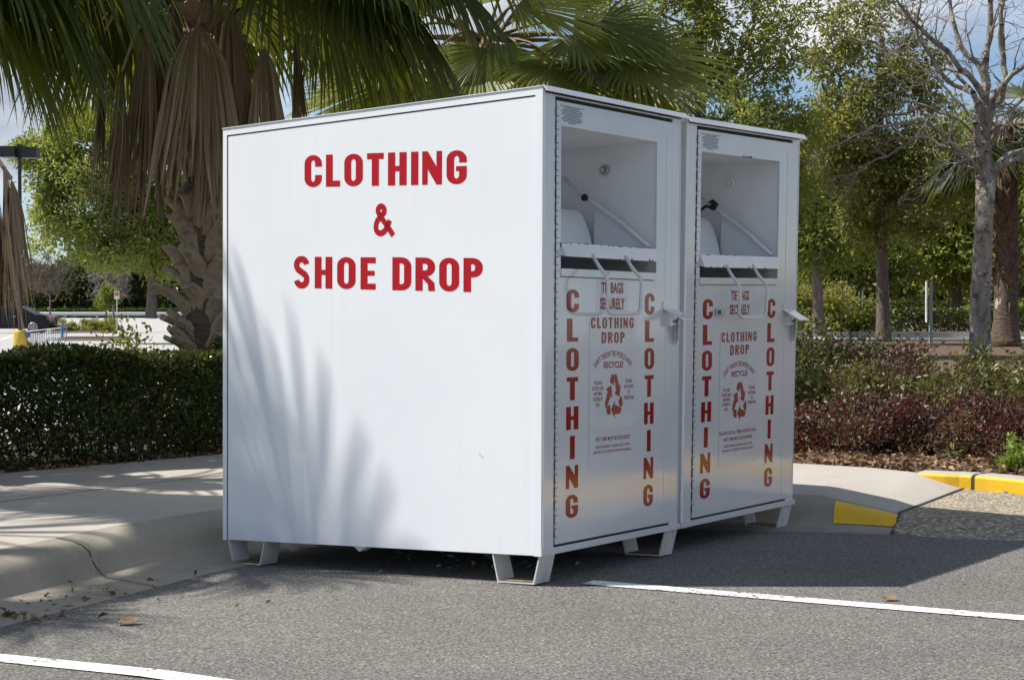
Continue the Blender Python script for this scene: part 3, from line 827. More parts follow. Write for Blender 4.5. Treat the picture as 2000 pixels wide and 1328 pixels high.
    m = mb(); m.box(.925, .952, -.026, -.001, .878, .918); m.box(.952, 1.01, -.022, -.008, .882, .892); m.box(1.0, 1.012, -.02, .0, .80, .905); m.build('latch', M['paint'], root)
    m = mb(); m.box(.99, 1.0, -.030, -.018, .815, .905); m.tube([(.985, -.024, .905), (1.0, -.024, .918), (1.013, -.022, .900), (1.013, -.022, .83)], [.004] * 4, 6); m.build('lock_bar', M['steel'], root)
    # --- legs: bent straps
    def leg(a0_, a1_, b0_, b1_):
        m = mb(); t = .006; ins = .027
        am_, bm2 = (a0_ + a1_) / 2, (b0_ + b1_) / 2
        q = P1(am_, bm2, 0); zb = float(gz(q[0], q[1])) + .004
        if q[1] > 8.15 and q[0] < 1.1: zb = .07 if q[1] < 8.6 else .136
        cb = (zb - q[2])
        cb = min(cb, -.018)
        prof8 = [(b0_ - t / 2, -.002), (b0_ + ins - t / 2, cb), (b1_ - ins + t / 2, cb), (b1_ + t / 2, -.002), (b1_ - t / 2, -.002), (b1_ - ins - t / 2, cb + t), (b0_ + ins + t / 2, cb + t), (b0_ + t / 2, -.002)]
        m.add([(a0_, y, z) for y, z in prof8] + [(a1_, y, z) for y, z in prof8],
              [(i, (i + 1) % 8, 8 + (i + 1) % 8, 8 + i) for i in range(8)] + [(7, 6, 1, 0), (6, 5, 2, 1), (5, 4, 3, 2), (8, 9, 14, 15), (9, 10, 13, 14), (10, 11, 12, 13)])
        lg = m.build('leg', M['leg'], root)
        m = mb(); m.box(a0_ + .001, a1_ - .001, b0_ + ins + .008, b1_ - ins - .008, cb + t + .001, cb + t + .003)
        m.build('foot_plate', M['rust'], lg)
    for a in (.006, BW - .112):
        q0 = .45 if second and a < .1 else 0
        leg(a, a + .105, .012 + q0, .235 + q0); leg(a, a + .105, BD - .245, BD - .03)
    if not second:
        m = mb(); m.add([(.01, .88, 0), (.01, .96, 0), (.01, .925, -.022), (.06, .88, 0), (.06, .96, 0), (.06, .925, -.022)], [(0, 1, 2), (5, 4, 3), (0, 3, 4, 1), (1, 4, 5, 2), (2, 5, 3, 0)]); m.build('floor_tab', M['leg'], root)
    # --- writing on the front
    Z = -.0028; da, dc = (-.012, -.016) if second else (0, 0)
    pf = lambda u, v, z=-.0018: (u, z, v)
    for i, ch in enumerate('CLOTHING'):
        for cx, w, ctop in ((.2125 + da * .8, .088, 1.024 + dc), (.799 - (.004 if second else 0), .078, 1.0175 + dc * .7)):
            TL[ (second, cx) ] = TL.get((second, cx)) or mb()
            y1 = ctop - i * .1153; hh = .0905; ww = w * (.36 if ch == 'I' else .92 if ch in 'TL' else 1)
            letters(TL[(second, cx)], ch, cx - ww / 2, cx + ww / 2, y1 - hh, hh, pf, 0, ww / (LW[ch] * hh))
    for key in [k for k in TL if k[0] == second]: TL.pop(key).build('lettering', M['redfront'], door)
    sx, sy = (-.016, -.0595) if second else (0, 0)
    sh = mb()
    sh.sheet(1, -.0022, .333 + sx, .694 + sx, .305 + sy, .914 + sy, 8)
    st = sh.build('sticker', M['sheet'], door)
    s2 = mb(); tx, ty = (-.012, -.012) if second else (0, 0)
    s2.box(.385 + tx, .625 + tx, -.002, -.001, .932 + ty, 1.072 + ty); tie = s2.build('sticker', M['sheet'], door)
    m = mb(); bp = lambda u, v: (u + tx, Z, v + ty)
    small_text(m, 'TIE BAGS', .503, 1.012, .168, .046, bp, 0, .035); small_text(m, 'SECURELY', .503, .946, .188, .048, bp, 0, .035)
    m.build('lettering', M['redsmall'], door)
    bp = lambda u, v: (u + sx, Z, v + sy)
    m = mb(); letters(m, 'CLOTHING', .343, .670, .870, .0445, bp, 0, 1.15); letters(m, 'DROP', .4226, .599, .8095, .0455, bp, 0, 1.15)
    m.build('lettering', M['redsmall'], door)
    m = mb(); small_text(m, 'DON\'T THROW THE WORLD AWAY', .512, .755, 1, .026, bp, 0, .012, arc=((.165, .115), .92)); small_text(m, 'RECYCLE!', .514, .7085, .150, .027, bp, 0, .03)
    for (s_, cx, wd, yy) in (('PLEASE', .398, .060, .643), ('DO NOT LEAVE', .398, .084, .621), ('ANYTHING', .398, .064, .599), ('OUTSIDE OF', .398, .070, .577), ('BOX.', .398, .03, .555),
                            ('PLEASE', .634, .052, .645), ('NO BOOKS', .634, .070, .622), ('OR', .634, .018, .599), ('FURNITURE', .634, .076, .576)):
        small_text(m, s_, cx, yy, wd, .0155, bp, 0, .012)
    if second: small_text(m, 'PLEASE PLACE ALL ITEMS IN PLASTIC BAGS.', .512, .445, .345, .016, bp, 0, .012)
    small_text(m, 'WET ITEMS MUST BE DISCARDED', .512, .415, .265, .016, bp, 0, .012)
    small_text(m, 'WE ARE WORKING TO REUSE YOUR CLOTHES', .512, .386, .260, .0115, bp, 0, .008); small_text(m, 'AND REDUCE THE STRESS ON FLORIDA\'S LANDFILLS.', .512, .366, .295, .0115, bp, 0, .008)
    m.build('lettering', M['redsmall'], door)
    # three chasing arrows
    m = mb(); cx, cy = .519, .589
    n1, t1, n2, t2 = V(-.866, .5), V(.5, .866), V(.866, .5), V(.5, -.866)
    polys = [[n1 * .28 + t1 * .36, n1 * .64 + t1 * .30, n1 * .64 + t1 * .62, V(-.06, .86), V(.05, .66), V(-.01, .56)],
             [V(-.01, .86), n2 * .64 - t2 * .62, n2 * .64 - t2 * .10, n2 * .28 - t2 * .10, V(.08, .60)], [n2 * .82 - t2 * .098, n2 * .46 + t2 * .26, n2 * .10 - t2 * .098]]
    for k in range(3):
        an = k * 2 * PI / 3; ca, sa = math.cos(an), math.sin(an)
        for pl in polys:
            m.add([(cx + sx + .080 * (x * ca - y * sa), Z, cy + sy + .108 * (x * sa + y * ca)) for x, y in pl], [tuple(range(len(pl)))[::-1]])
    m.build('recycling_emblem', M['redsmall'], door)
    m = mb(); m.box(.34 + sx, .69 + sx, -.0027, -.0020, .462 + sy + (.02 if second else 0), .515 + sy); m.build('patch', M['patch'], door)
    # small print label: rows of dashes the size of words
    m = mb(); rg = random.Random(11)
    lw = [.17, .10, .13, .155, .13, .145, .11, .13, .15, .12, .05]
    for r, w in enumerate(lw):
        y = 1.742 - r * .0064; x = .200 - w / 2
        while x < .200 + w / 2:
            q = rg.uniform(.007, .02); m.box(x, min(x + q, .2 + w / 2), -.0024, -.0015, y - .0029, y); x += q + .003
    m.build('small_print', M['ink'], door)
    if not second:
        m = mb(); 
        for (x0, x1, y0, y1) in ((.118, .152, .045, .062), (.121, .146, .064, .10), (.147, .160, .070, .088), (.153, .168, .052, .068)): m.box(x0, x1, -.0026, -.001, y0, y1)
        m.build('sticker_residue', M['patch'], door)
    else:
        m = mb(); m.box(.262, .345, -.012, -.001, .935, .962); m.build('hasp_plate', M['steel'], door)
        m = mb(); m.box(.275, .300, -.0145, -.012, .940, .957); m.build('hasp_staple', M['black'], door)
    # --- writing on the side
    if not second:
        m = mb(); m.tube([(.0015, .300, .394), (.0012, .292, .380), (.0012, .276, .372)], [.0005] * 3, 4); m.build('scratch', M['seam'], root)
        def ps(u, v): return (.0022, 1.2279 - u, v - .0625 * u)
        m = mb()
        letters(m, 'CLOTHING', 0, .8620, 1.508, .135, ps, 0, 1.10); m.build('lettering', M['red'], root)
        m = mb(); letters(m, '&', .3795, .4885, 1.301, .135, ps); m.build('lettering', M['red'], root)
        m = mb(); letters(m, 'SHOE', -.0635, .3945, 1.0805, .133, ps, 0, 1.12); letters(m, 'DROP', .4830, .9421, 1.0805, .1345, ps, 0, 1.10); m.build('lettering', M['red'], root)
    return root
TL = {}
donation_bin(C1, False, 'white steel donation bin nearest the camera with large red writing on its lit side')
donation_bin(C2, True, 'white steel donation bin farther from the camera, black cord knotted in its hopper')

# ------------------------------------------------------------------ foliage helpers
def leaves(m, pos, dirs, length, width, rng, tint, fold=.25, mat=0, flat=.0):
    """folded leaf blades: base, left, tip, right"""
    n = len(pos); d = unit(dirs)
    r = rng.normal(size=(n, 3)); r[:, 2] += flat
    side = unit(np.cross(d, r)); nrm = np.cross(side, d)
    L = np.broadcast_to(np.asarray(length, float), (n,))[:, None]; Wd = np.broadcast_to(np.asarray(width, float), (n,))[:, None]
    base = pos; tip = pos + d * L - V(0, 0, 1) * L * .10
    mid = pos + d * L * .5
    lf = mid + side * Wd * .5 + nrm * Wd * fold; rt = mid - side * Wd * .5 + nrm * Wd * fold
    vs = np.stack([base, lf, tip, rt], 1).reshape(-1, 3)
    i = np.arange(n)[:, None] * 4
    fs = np.concatenate([i + [0, 2, 1], i + [0, 3, 2]]); t = np.concatenate([tint, tint])
    m.bulk(vs, fs, t, mat)

def frustums(m, A, B, ra, rb, sides=6, mat=0):
    A = np.asarray(A); B = np.asarray(B); n = len(A); d = unit(B - A)
    h = np.where(np.abs(d[:, 2:3]) < .9, V(0, 0, 1), V(1, 0, 0)); x = unit(np.cross(h, d)); y = np.cross(d, x)
    an = np.arange(sides) * 2 * PI / sides; c, s_ = np.cos(an), np.sin(an)
    def ring(P, r): return P[:, None] + (x[:, None] * c[None, :, None] + y[:, None] * s_[None, :, None]) * np.asarray(r)[:, None, None]
    vs = np.concatenate([ring(A, ra), ring(B, rb)], 1).reshape(-1, 3)
    i = np.arange(n)[:, None] * 2 * sides; fs = []
    for k in range(sides): fs.append(i + [k, (k + 1) % sides, sides + (k + 1) % sides, sides + k])
    fs = np.concatenate(fs); m.bulk(vs, fs, np.full(len(fs), .5), mat)

def skeleton(trunk_pts, targets, rng, trunk_r, tip_r=.006, wob=.12, expo=.42):
    """grow limbs from a trunk line to every target, sharing wood on the way"""
    nodes = [np.asarray(p, float) for p in trunk_pts]; par = list(range(-1, len(nodes) - 1)); istr = [True] * len(nodes)
    top = nodes[-1]
    order = np.argsort(np.linalg.norm(targets - np.mean(nodes[len(nodes) // 2:], axis=0), axis=1))
    ends = []
    for k in order:
        t = targets[k]; N = np.array(nodes)
        dv = t - N; dist = np.linalg.norm(dv, axis=1)
        cost = dist + np.where(N[:, 2] > t[2] - .15 * dist, 1.2, 0) * (N[:, 2] - t[2] + .25 * dist).clip(0) + np.where(np.arange(len(N)) < len(trunk_pts) * .35, 50, 0)
        j = int(np.argmin(cost)); a = nodes[j]; ns = max(2, min(6, int(dist[j] / .25)))
        L = dist[j]; prev = j
        bend = rng.normal(size=3) * wob * L; bend[2] -= .10 * L
        for q in range(1, ns + 1):
            f = q / ns; p = a + (t - a) * f + bend * math.sin(PI * f) * .6
            nodes.append(p); par.append(prev); istr.append(False); prev = len(nodes) - 1
        ends.append((prev, k))
    cnt = np.zeros(len(nodes))
    for e, _ in ends: cnt[e] += 1
    for i in range(len(nodes) - 1, 0, -1): cnt[par[i]] += cnt[i]
    r = tip_r * np.maximum(cnt, .6) ** expo
    tl = len(trunk_pts)
    for i in range(tl): r[i] = max(trunk_r * (1 - .65 * (i / max(1, tl - 1))), r[i] if i else 0)
    r = np.minimum(r, trunk_r * .8 if True else r); 
    for i in range(tl): r[i] = trunk_r * (1.0 - .6 * (i / max(1, tl - 1)) ** 1.2) * (1.25 if i == 0 else 1)
    return np.array(nodes), np.array(par), r

def wood(nodes, par, r, name, mat, parent, sides=7):
    m = MB(); idx = np.arange(1, len(nodes)); pa = par[1:]
    ra = np.minimum(r[pa], r[idx] * 1.7); ra = np.where(pa < 0, r[idx], ra)
    frustums(m, nodes[pa], nodes[idx], ra, r[idx], sides)
    return m.build(name, mat, parent, True)

def tree(label, cat, name, base, H, tr, ells, ncl, nlf, llen, lwid, cr, leaf, bark, seed, lean=(0, 0), group=None, ttop=.75, flat=.3, trunk_sides=9, wood_vis=True):
    rng = np.random.default_rng(seed); base = np.asarray(base, float)
    root = empty(name, base, label, cat, group)
    wts = np.array([e[6] if len(e) > 6 else e[3] * e[4] * e[5] for e in ells], float); wts /= wts.sum()
    which = rng.choice(len(ells), ncl, p=wts); E_ = np.array([e[:6] for e in ells])[which]
    dirs = unit(rng.normal(size=(ncl, 3))); rad = rng.uniform(.25, 1, ncl) ** .45
    cen = base + E_[:, :3] + dirs * E_[:, 3:6] * rad[:, None]
    nt = 9; tp = [base + V(lean[0] * f + .05 * math.sin(5 * f + seed) * min(1, H / 5), lean[1] * f, H * ttop * f) for f in np.linspace(0, 1, nt)]
    nodes, par, r = skeleton(tp, cen, rng, tr, max(.004, tr * .05))
    wood(nodes, par, r, 'trunk', bark, root, trunk_sides)
    n = ncl * nlf
    off = rng.normal(size=(n, 3)) * .5; off = off * (np.repeat(rng.uniform(.6, 1.3, ncl), nlf) * cr)[:, None] * V(1, 1, .75)
    pos = np.repeat(cen, nlf, 0) + off
    d = unit(off) * .7 + rng.normal(size=(n, 3)) * .6 + V(0, 0, .05)
    tint = np.clip(np.repeat(rng.normal(.45, .16, ncl), nlf) + rng.normal(0, .16, n), 0, 1)
    m = MB(); leaves(m, pos, d, llen * rng.uniform(.6, 1.25, n), lwid * rng.uniform(.7, 1.2, n), rng, tint, flat=flat)
    m.build('crown', leaf, root)
    return root

# ------------------------------------------------------------------ palms
def fan(m, hub, u, n, L, A, nseg, grav, rng, pleat=.32, cup=0.0, tint0=.45, split=.5, curl=0.0, mat=0, wfac=1.0, trail=0.0, hang=None):
    """palmate blade: pleated segments joined near the hub, free and drooping beyond"""
    u = unit(np.asarray(u, float)); n = unit(np.asarray(n, float) - u * np.dot(n, u)); v = np.cross(n, u)
    th = np.linspace(-A, A, nseg) + rng.normal(0, .012, nseg); dth = 2 * A / (nseg - 1)
    D = np.outer(np.cos(th), u) + np.outer(np.sin(th), v) + np.outer(cup * np.abs(np.sin(th)), n)
    D = unit(D); Lk = L * (1 - (.22 if hang is None else .05) * (np.abs(th) / max(A, .1)) ** 2) * (rng.uniform(.90, 1.06, nseg) if hang is None else rng.uniform(.55, 1.12, nseg))
    S = 10; ss = np.linspace(0, 1, S); P = np.repeat(np.asarray(hub, float)[None], nseg, 0); pts = [P]; dd = [D]
    sag = grav * rng.uniform(.7, 1.35, nseg)[:, None]; rnd = rng.normal(0, .10, (nseg, 3)); cur = D.copy()
    for i in range(1, S):
        s_ = ss[i]; g = sag * (s_ ** 1.7) * V(0, 0, -1) + trail * s_ ** 3 * V(0, 0, -1)
        w = rnd * max(0, s_ - split) * 1.5
        d = unit(D + g + w)
        if hang is not None:
            h_ = .85 * min(1, s_ / hang) ** .7; d = unit(D * (1 - h_) + V(0, 0, -1) * h_ + w * .9 + n * (.05 + .10 * np.sin(np.arange(nseg) * 1.7 + hub[0] * 9))[:, None] * s_)
        P = P + d * (Lk / (S - 1))[:, None]; pts.append(P); dd.append(d)
    pts = np.stack(pts, 1); dd = np.stack(dd, 1)
    nn = n[None, None] - dd * (dd @ n)[..., None]; nn = unit(nn + 1e-6)
    sd = unit(np.cross(nn, dd))
    r = ss[None] * Lk[:, None]; hwc = r * dth * .5 * wfac + .002
    hs_ = (split * Lk * dth * .5 * wfac)[:, None]
    hw = np.where(ss[None] <= split, hwc, hs_ * (1 - ((ss[None] - split) / (1 - split)).clip(0)) ** .85 + .0008)
    free = ((ss - split) / (1 - split)).clip(0, 1)
    Lf = pts + sd * hw[..., None] - nn * (hw * pleat)[..., None]; Rt = pts - sd * hw[..., None] - nn * (hw * pleat)[..., None]
    Md = pts + nn * (hw * pleat)[..., None]
    vs = np.stack([Lf, Md, Rt], 2).reshape(-1, 3)      # seg, step, 3
    base = (np.arange(nseg) * S * 3)[:, None]; st = (np.arange(S - 1) * 3)[None]
    a = (base + st).ravel()[:, None]
    fs = np.concatenate([a + [0, 1, 4, 3], a + [1, 2, 5, 4]])
    t = np.repeat(rng.normal(tint0, .10 if hang is None else .18, nseg), S - 1) + np.tile(np.linspace(-.05, .16, S - 1), nseg); t = np.clip(np.concatenate([t, t]), 0, 1)
    m.bulk(vs, fs, t, mat)
    # slender threads between the tips
    return pts

def palm_frond(root, crown, az, el, lp, L, seed, dead=False, droop=.5, A=1.75, nseg=42, grav=.55, tint=.42, roll=0.0, hub=None, down=None, nrm=None, name=None, cup=.12, split=.52, pet=True, mat=None, wfac=1.0, trail=0.0, hang=None):
    rng = np.random.default_rng(seed); m = MB()
    ca, sa = math.cos(az), math.sin(az); crown = np.asarray(crown, float)
    d0 = V(ca * math.cos(el), sa * math.cos(el), math.sin(el)); p = crown + V(ca, sa, 0) * .12; path = [p]
    K = 8; d = d0
    if hub is None:
        for i in range(K):
            d = unit(d + V(0, 0, -droop / K)); p = p + d * lp / K; path.append(p)
        hub = p
    else:
        hub = np.asarray(hub, float)
        mid_ = crown * .5 + hub * .5 + V(ca, sa, 0) * .10 + V(0, 0, .25)
        path = [crown + (mid_ - crown) * 2 * t * (1 - t) + (hub - crown) * t * t for t in np.linspace(0, 1, K)]
        d = unit(hub - path[-2])
    if pet: m.tube(path, list(np.linspace(.022, .011, len(path))), 6, 1)
    u = d if down is None else unit(np.asarray(down, float))
    h = np.cross(u, V(0, 0, 1)); h = unit(h) if np.linalg.norm(h) > .15 else V(-sa, ca, 0)
    n = unit(np.cross(h, u))
    if down is not None: n = unit(V(ca, sa, .15))
    if nrm is not None: n = unit(np.asarray(nrm, float))
    if roll: n = unit(n * math.cos(roll) + np.cross(u, n) * math.sin(roll))
    # short spine of the blade keeps its own curve
    fan(m, hub, u, n, L, A, nseg, grav, rng, cup=cup, tint0=tint, split=split, wfac=wfac, trail=trail, hang=hang)
    return m.build(name or ('dead_frond' if dead else 'frond'), [mat or (M['dead'] if dead else M['frond']), M['petiole'] if not dead else M['boot']], root)

def palm_trunk(root, base, top, r0, r1, seed, boots=0, boot_from=0.0, boot_len=.42, boot_w=.17):
    rng = np.random.default_rng(seed); base = np.asarray(base, float); top = np.asarray(top, float)
    pts = [base + (top - base) * t for t in np.linspace(0, 1, 26)]
    rad = [r0 + (r1 - r0) * t + (.10 * math.exp(-t * 14) if boots == 0 else 0) for t in np.linspace(0, 1, 26)]
    m = MB(); m.tube(pts, rad, 20, 0, jitter=.06, rng=rng); m.build('trunk', M['palmbark'], root, True)
    for k in range(boots):
        f = boot_from + (1 - boot_from) * (k + .5) / boots
        az = k * 2.39996 + rng.normal(0, .12); c = base + (top - base) * f; r = r0 + (r1 - r0) * f
        o = V(math.cos(az), math.sin(az), 0); t_ = V(-math.sin(az), math.cos(az), 0)
        Lb = boot_len * rng.uniform(.7, 1.2); w0 = boot_w * rng.uniform(.9, 1.25); lean_ = rng.uniform(-.55, .1)
        mm = MB(); S = 7; vs = []
        up = rng.uniform(.75, 1.15)
        for i in range(S):
            s_ = i / (S - 1)
            pc = c + o * (r * .86 + Lb * (.10 * s_ + (.34 + .30 * (k % 5 == 0)) * s_ ** 2.0)) + V(0, 0, 1) * (Lb * (up * s_ - .18 * s_ ** 2)) + t_ * lean_ * Lb * s_ * .8
            w = w0 * (1 - .62 * s_ ** .8); th = .022 * (1 - .4 * s_)
            nn = unit(o * (1 - .5 * s_) + V(0, 0, -.7 * s_))
            curl_ = .30 * w
            for (x, y) in ((-1, -.9), (-.5, -.15), (0, .05), (.5, -.15), (1, -.9)): vs.append(pc + t_ * x * w * .5 + nn * y * curl_ + nn * th)
            for (x, y) in ((1, -1.0), (.5, -.25), (0, -.05), (-.5, -.25), (-1, -1.0)): vs.append(pc + t_ * x * w * .5 + nn * y * curl_ - nn * th)
        fs = [(i * 10 + q, i * 10 + (q + 1) % 10, (i + 1) * 10 + (q + 1) % 10, (i + 1) * 10 + q) for i in range(S - 1) for q in range(10)]
        fs.append(tuple(range((S - 1) * 10, S * 10)))
        mm.add(vs, fs); mm.build('leaf_base', M['boot'], root, False)

PALMS = 'fan palms around the car park'
# the palm right behind the bins' left side, with a skirt of dead fronds
pb = V(-2.28, 13.0, .12); palm_b = empty('palm_tree', pb, 'fan palm with a skirt of hanging dead fronds, left behind the nearer bin', 'palm tree', PALMS)
palm_trunk(palm_b, pb, pb + V(.05, 0, 3.9), .185, .15, 1, 130, .03, .33, .23)
cb = pb + V(.05, 0, 3.75)
for i, (px, py, Y, L, A, hg, ti, az) in enumerate([
        (388, 48, 12.5, 1.45, 1.25, .36, .60, -1.55), (516, 92, 12.65, 1.10, 1.2, .26, .58, -.75), (238, 140, 12.7, 1.15, .9, .22, .42, -2.3), (205, 60, 12.95, 1.30, .9, .22, .34, -2.9),
        (320, 90, 13.25, 1.35, 1.2, .25, .36, 2.5), (455, 70, 13.35, 1.45, 1.2, .26, .40, .9), (285, 50, 12.75, 1.35, 1.0, .24, .44, -2.1), (450, 20, 12.65, 1.35, 1.0, .24, .48, -1.1), (340, 0, 12.8, 1.25, 1.0, .24, .45, -1.9), (575, 40, 13.2, 1.0, 1.0, .24, .36, -.1), (420, 110, 12.75, 1.2, .9, .22, .50, -1.3)]):
    palm_frond(palm_b, cb, az, -.5, 1, L, 100 + i, True, hub=at(px, py, Y), down=(.10 * math.cos(az), .10 * math.sin(az), -1), A=A, nseg=46, tint=ti, split=.60, cup=.15, wfac=.8, hang=hg)
rngp = random.Random(5)
for i in range(20):
    az = i * 2.39996 + .4; el = rngp.uniform(-.15, 1.1)
    palm_frond(palm_b, cb + V(0, 0, .2), az, el, rngp.uniform(.8, 1.2), rngp.uniform(1.1, 1.35), 200 + i, droop=rngp.uniform(.7, 1.2), grav=rngp.uniform(.8, 1.5), tint=rngp.uniform(.22, .45), trail=.9, nseg=52)
for i, (az, el, lp, L) in enumerate([(-.35, .10, 1.1, 1.3), (-.9, .1, .9, 1.25), (.2, .05, 1.25, 1.3), (-1.6, .55, 1.0, 1.1), (-2.3, .35, 1.1, 1.25), (-2.8, .1, 1.1, 1.3), (-.1, .3, 1.4, 1.3), (-.6, .35, 1.3, 1.3), (-.25, -.1, .9, 1.25), (.05, .5, 1.5, 1.3), (-3.0, .3, 1.3, 1.3)]):
    palm_frond(palm_b, cb, az, el, lp, L, 260 + i, droop=.8, grav=1.2, tint=.30, trail=1.1, nseg=56)

# the palm whose crown stands over the bins
pc_ = V(-.28, 16.2, .14); palm_c = empty('palm_tree', pc_, 'fan palm with a green crown showing above the donation bins', 'palm tree', PALMS)
palm_trunk(palm_c, pc_, pc_ + V(0, 0, 3.35), .22, .20, 2, 34, .25, .30, .18)
cc_ = pc_ + V(0, 0, 3.4)
for i, (az, el, lp, L, ti, g, roll) in enumerate([
        (-.25, .30, .75, 1.05, .62, .25, .5), (-.15, .0, .95, 1.10, .40, .35, .3), (-1.6, -.30, .40, 1.05, .40, .35, 0), (-2.75, -.25, .95, 1.0, .72, .15, -.5), (-2.5, .15, .9, 1.05, .40, .4, -.4),
        (-.7, -.15, .75, 1.05, .42, .4, .2), (3.0, .0, 1.0, 1.1, .55, .3, -.3), (2.3, .2, .9, 1.1, .45, .4, 0), (1.5, .1, .8, 1.1, .45, .4, 0), (.7, .1, .9, 1.1, .5, .4, 0), 
        (-1.2, .95, .6, .95, .5, .4, 0), (1.0, 1.0, .7, 1.0, .5, .4, 0), (-.4, 1.0, .7, 1.05, .5, .4, 0), (-.05, -.3, .95, 1.0, .36, .5, .2), (-.5, -.5, .9, .95, .34, .5, .2), (-3.0, -.45, .8, .95, .45, .4, -.2), (-2.2, -.5, .7, .95, .38, .4, -.2), (-.2, .15, 1.3, 1.1, .36, .4, .6)]):
    palm_frond(palm_c, cc_, az, el, lp, L, 300 + i, droop=.45, grav=g, tint=ti, roll=roll, nseg=46, split=.56, mat=M['frond_painted_sun'])
for i, (px, py, Y, u, nn, L, ti, A, g) in enumerate([
        (1012, 12, 15.7, (.95, -.1, -.22), (-.25, -.45, .85), .95, .78, 1.5, .25), (1172, 52, 15.9, (.95, 0, -.12), (-.1, -.6, .8), .85, .36, 1.3, .5), (948, 96, 15.5, (.0, -.25, -1), (0, -1, .3), .52, .42, 1.75, .1),
        (724, 112, 15.6, (-.75, -.2, -.65), (-.5, -.6, .6), .72, .85, 1.2, .1), (790, 60, 15.8, (-.7, -.2, -.7), (-.3, -.8, .5), .85, .5, 1.4, .35), (1088, 128, 15.8, (.4, -.3, -.85), (.0, -.9, .45), .45, .38, 1.8, .1), (1215, 128, 16.2, (.75, -.1, -.6), (-.3, -.7, .6), .65, .40, 1.2, .3),
        (862, 90, 15.7, (-.35, -.3, -.9), (-.2, -.9, .4), .62, .62, 1.6, .1), (1020, 110, 15.9, (.5, -.2, -.8), (-.1, -.9, .4), .60, .5, 1.5, .15), (690, 20, 16.0, (-.9, 0, -.3), (-.2, -.6, .8), .85, .66, 1.3, .4), (1110, 10, 16.3, (.6, 0, .4), (-.4, -.5, .8), .8, .6, 1.5, .35), (880, 10, 16.2, (-.4, 0, .8), (-.3, -.8, .4), .85, .6, 1.5, .35), (1150, 95, 16.4, (.8, .1, -.4), (-.2, -.7, .7), .8, .45, 1.4, .4)]):
    palm_frond(palm_c, cc_, 0, 0, 1, L, 340 + i, hub=at(px, py, Y), down=u, nrm=nn, A=A, grav=g, tint=ti, nseg=50, split=.60, cup=.18, mat=M['frond_painted_sun'])  # tint paints some fans as sunlit and others as shaded

# the palm to the left of the picture: only its fronds and a hanging dead leaf show
pa = V(-4.35, 9.6, .12); palm_a = empty('palm_tree', pa, 'fan palm at the left edge, green fronds above and a dead frond hanging low', 'palm tree', PALMS)
palm_trunk(palm_a, pa, pa + V(0, 0, 3.4), .18, .15, 3, 40, .05, .40, .22)
ca_ = pa + V(0, 0, 3.3)
rngp = random.Random(9)
for i in range(12):
    az = i * 2.39996; el = rngp.uniform(-.1, 1.15)
    palm_frond(palm_a, ca_ + V(0, 0, .15), az, el, rngp.uniform(.85, 1.2), rngp.uniform(1.1, 1.3), 400 + i, droop=rngp.uniform(.6, 1.1), grav=rngp.uniform(.7, 1.3), tint=rngp.uniform(.22, .42), trail=.9, nseg=52)
for i, (az, el, lp, L) in enumerate([(.05, .15, 1.35, 1.3), (.35, .2, 1.3, 1.3), (-.3, .25, 1.35, 1.25), (.18, .45, 1.5, 1.3), (-.1, .05, 1.2, 1.25), (.6, .1, 1.3, 1.2), (.1, .3, 1.6, 1.3), (-.15, .35, 1.6, 1.3), (.25, .0, 1.2, 1.25)]):
    palm_frond(palm_a, ca_, az, el, lp, L, 440 + i, droop=.75, grav=1.2, tint=.32, trail=1.2, nseg=58)
for i, (px, py, Y, L, az, ti) in enumerate([(6, 326, 9.15, .88, .1, .66), (-50, 335, 9.5, .9, .3, .5), (-100, 310, 9.3, .95, -.2, .5), (-20, 316, 9.3, .84, .2, .55), (22, 350, 9.25, .72, .0, .5)]):
    palm_frond(palm_a, ca_, az, -.3, 1, L, 460 + i, True, hub=at(px, py, Y), down=(.15, -.1, -1), A=1.25, nseg=56, tint=ti, split=.62, cup=.2, wfac=.8, hang=.42)
# a second palm stands further left, out of the picture; its crown shades the walk, the curb and the bin's side
pf_ = V(-6.50, 7.45, .12); palm_f = empty('palm_tree', pf_, 'fan palm left of the sidewalk whose fronds shade the curb and the bin side', 'palm tree', PALMS)
palm_trunk(palm_f, pf_, pf_ + V(0, 0, 5.45), .18, .15, 8, 30, .05, .40, .22)
cf_ = pf_ + V(0, 0, 5.5)
rngp = random.Random(21)
for i in range(26):
    az = i * 2.39996; el = rngp.uniform(-.1, 1.1)
    palm_frond(palm_f, cf_ + V(0, 0, .15), az, el, rngp.uniform(.8, 1.15), rngp.uniform(1.0, 1.2), 600 + i, droop=rngp.uniform(.5, .9), grav=rngp.uniform(.5, 1.0), tint=rngp.uniform(.25, .42), trail=.6, nseg=34, wfac=.78)

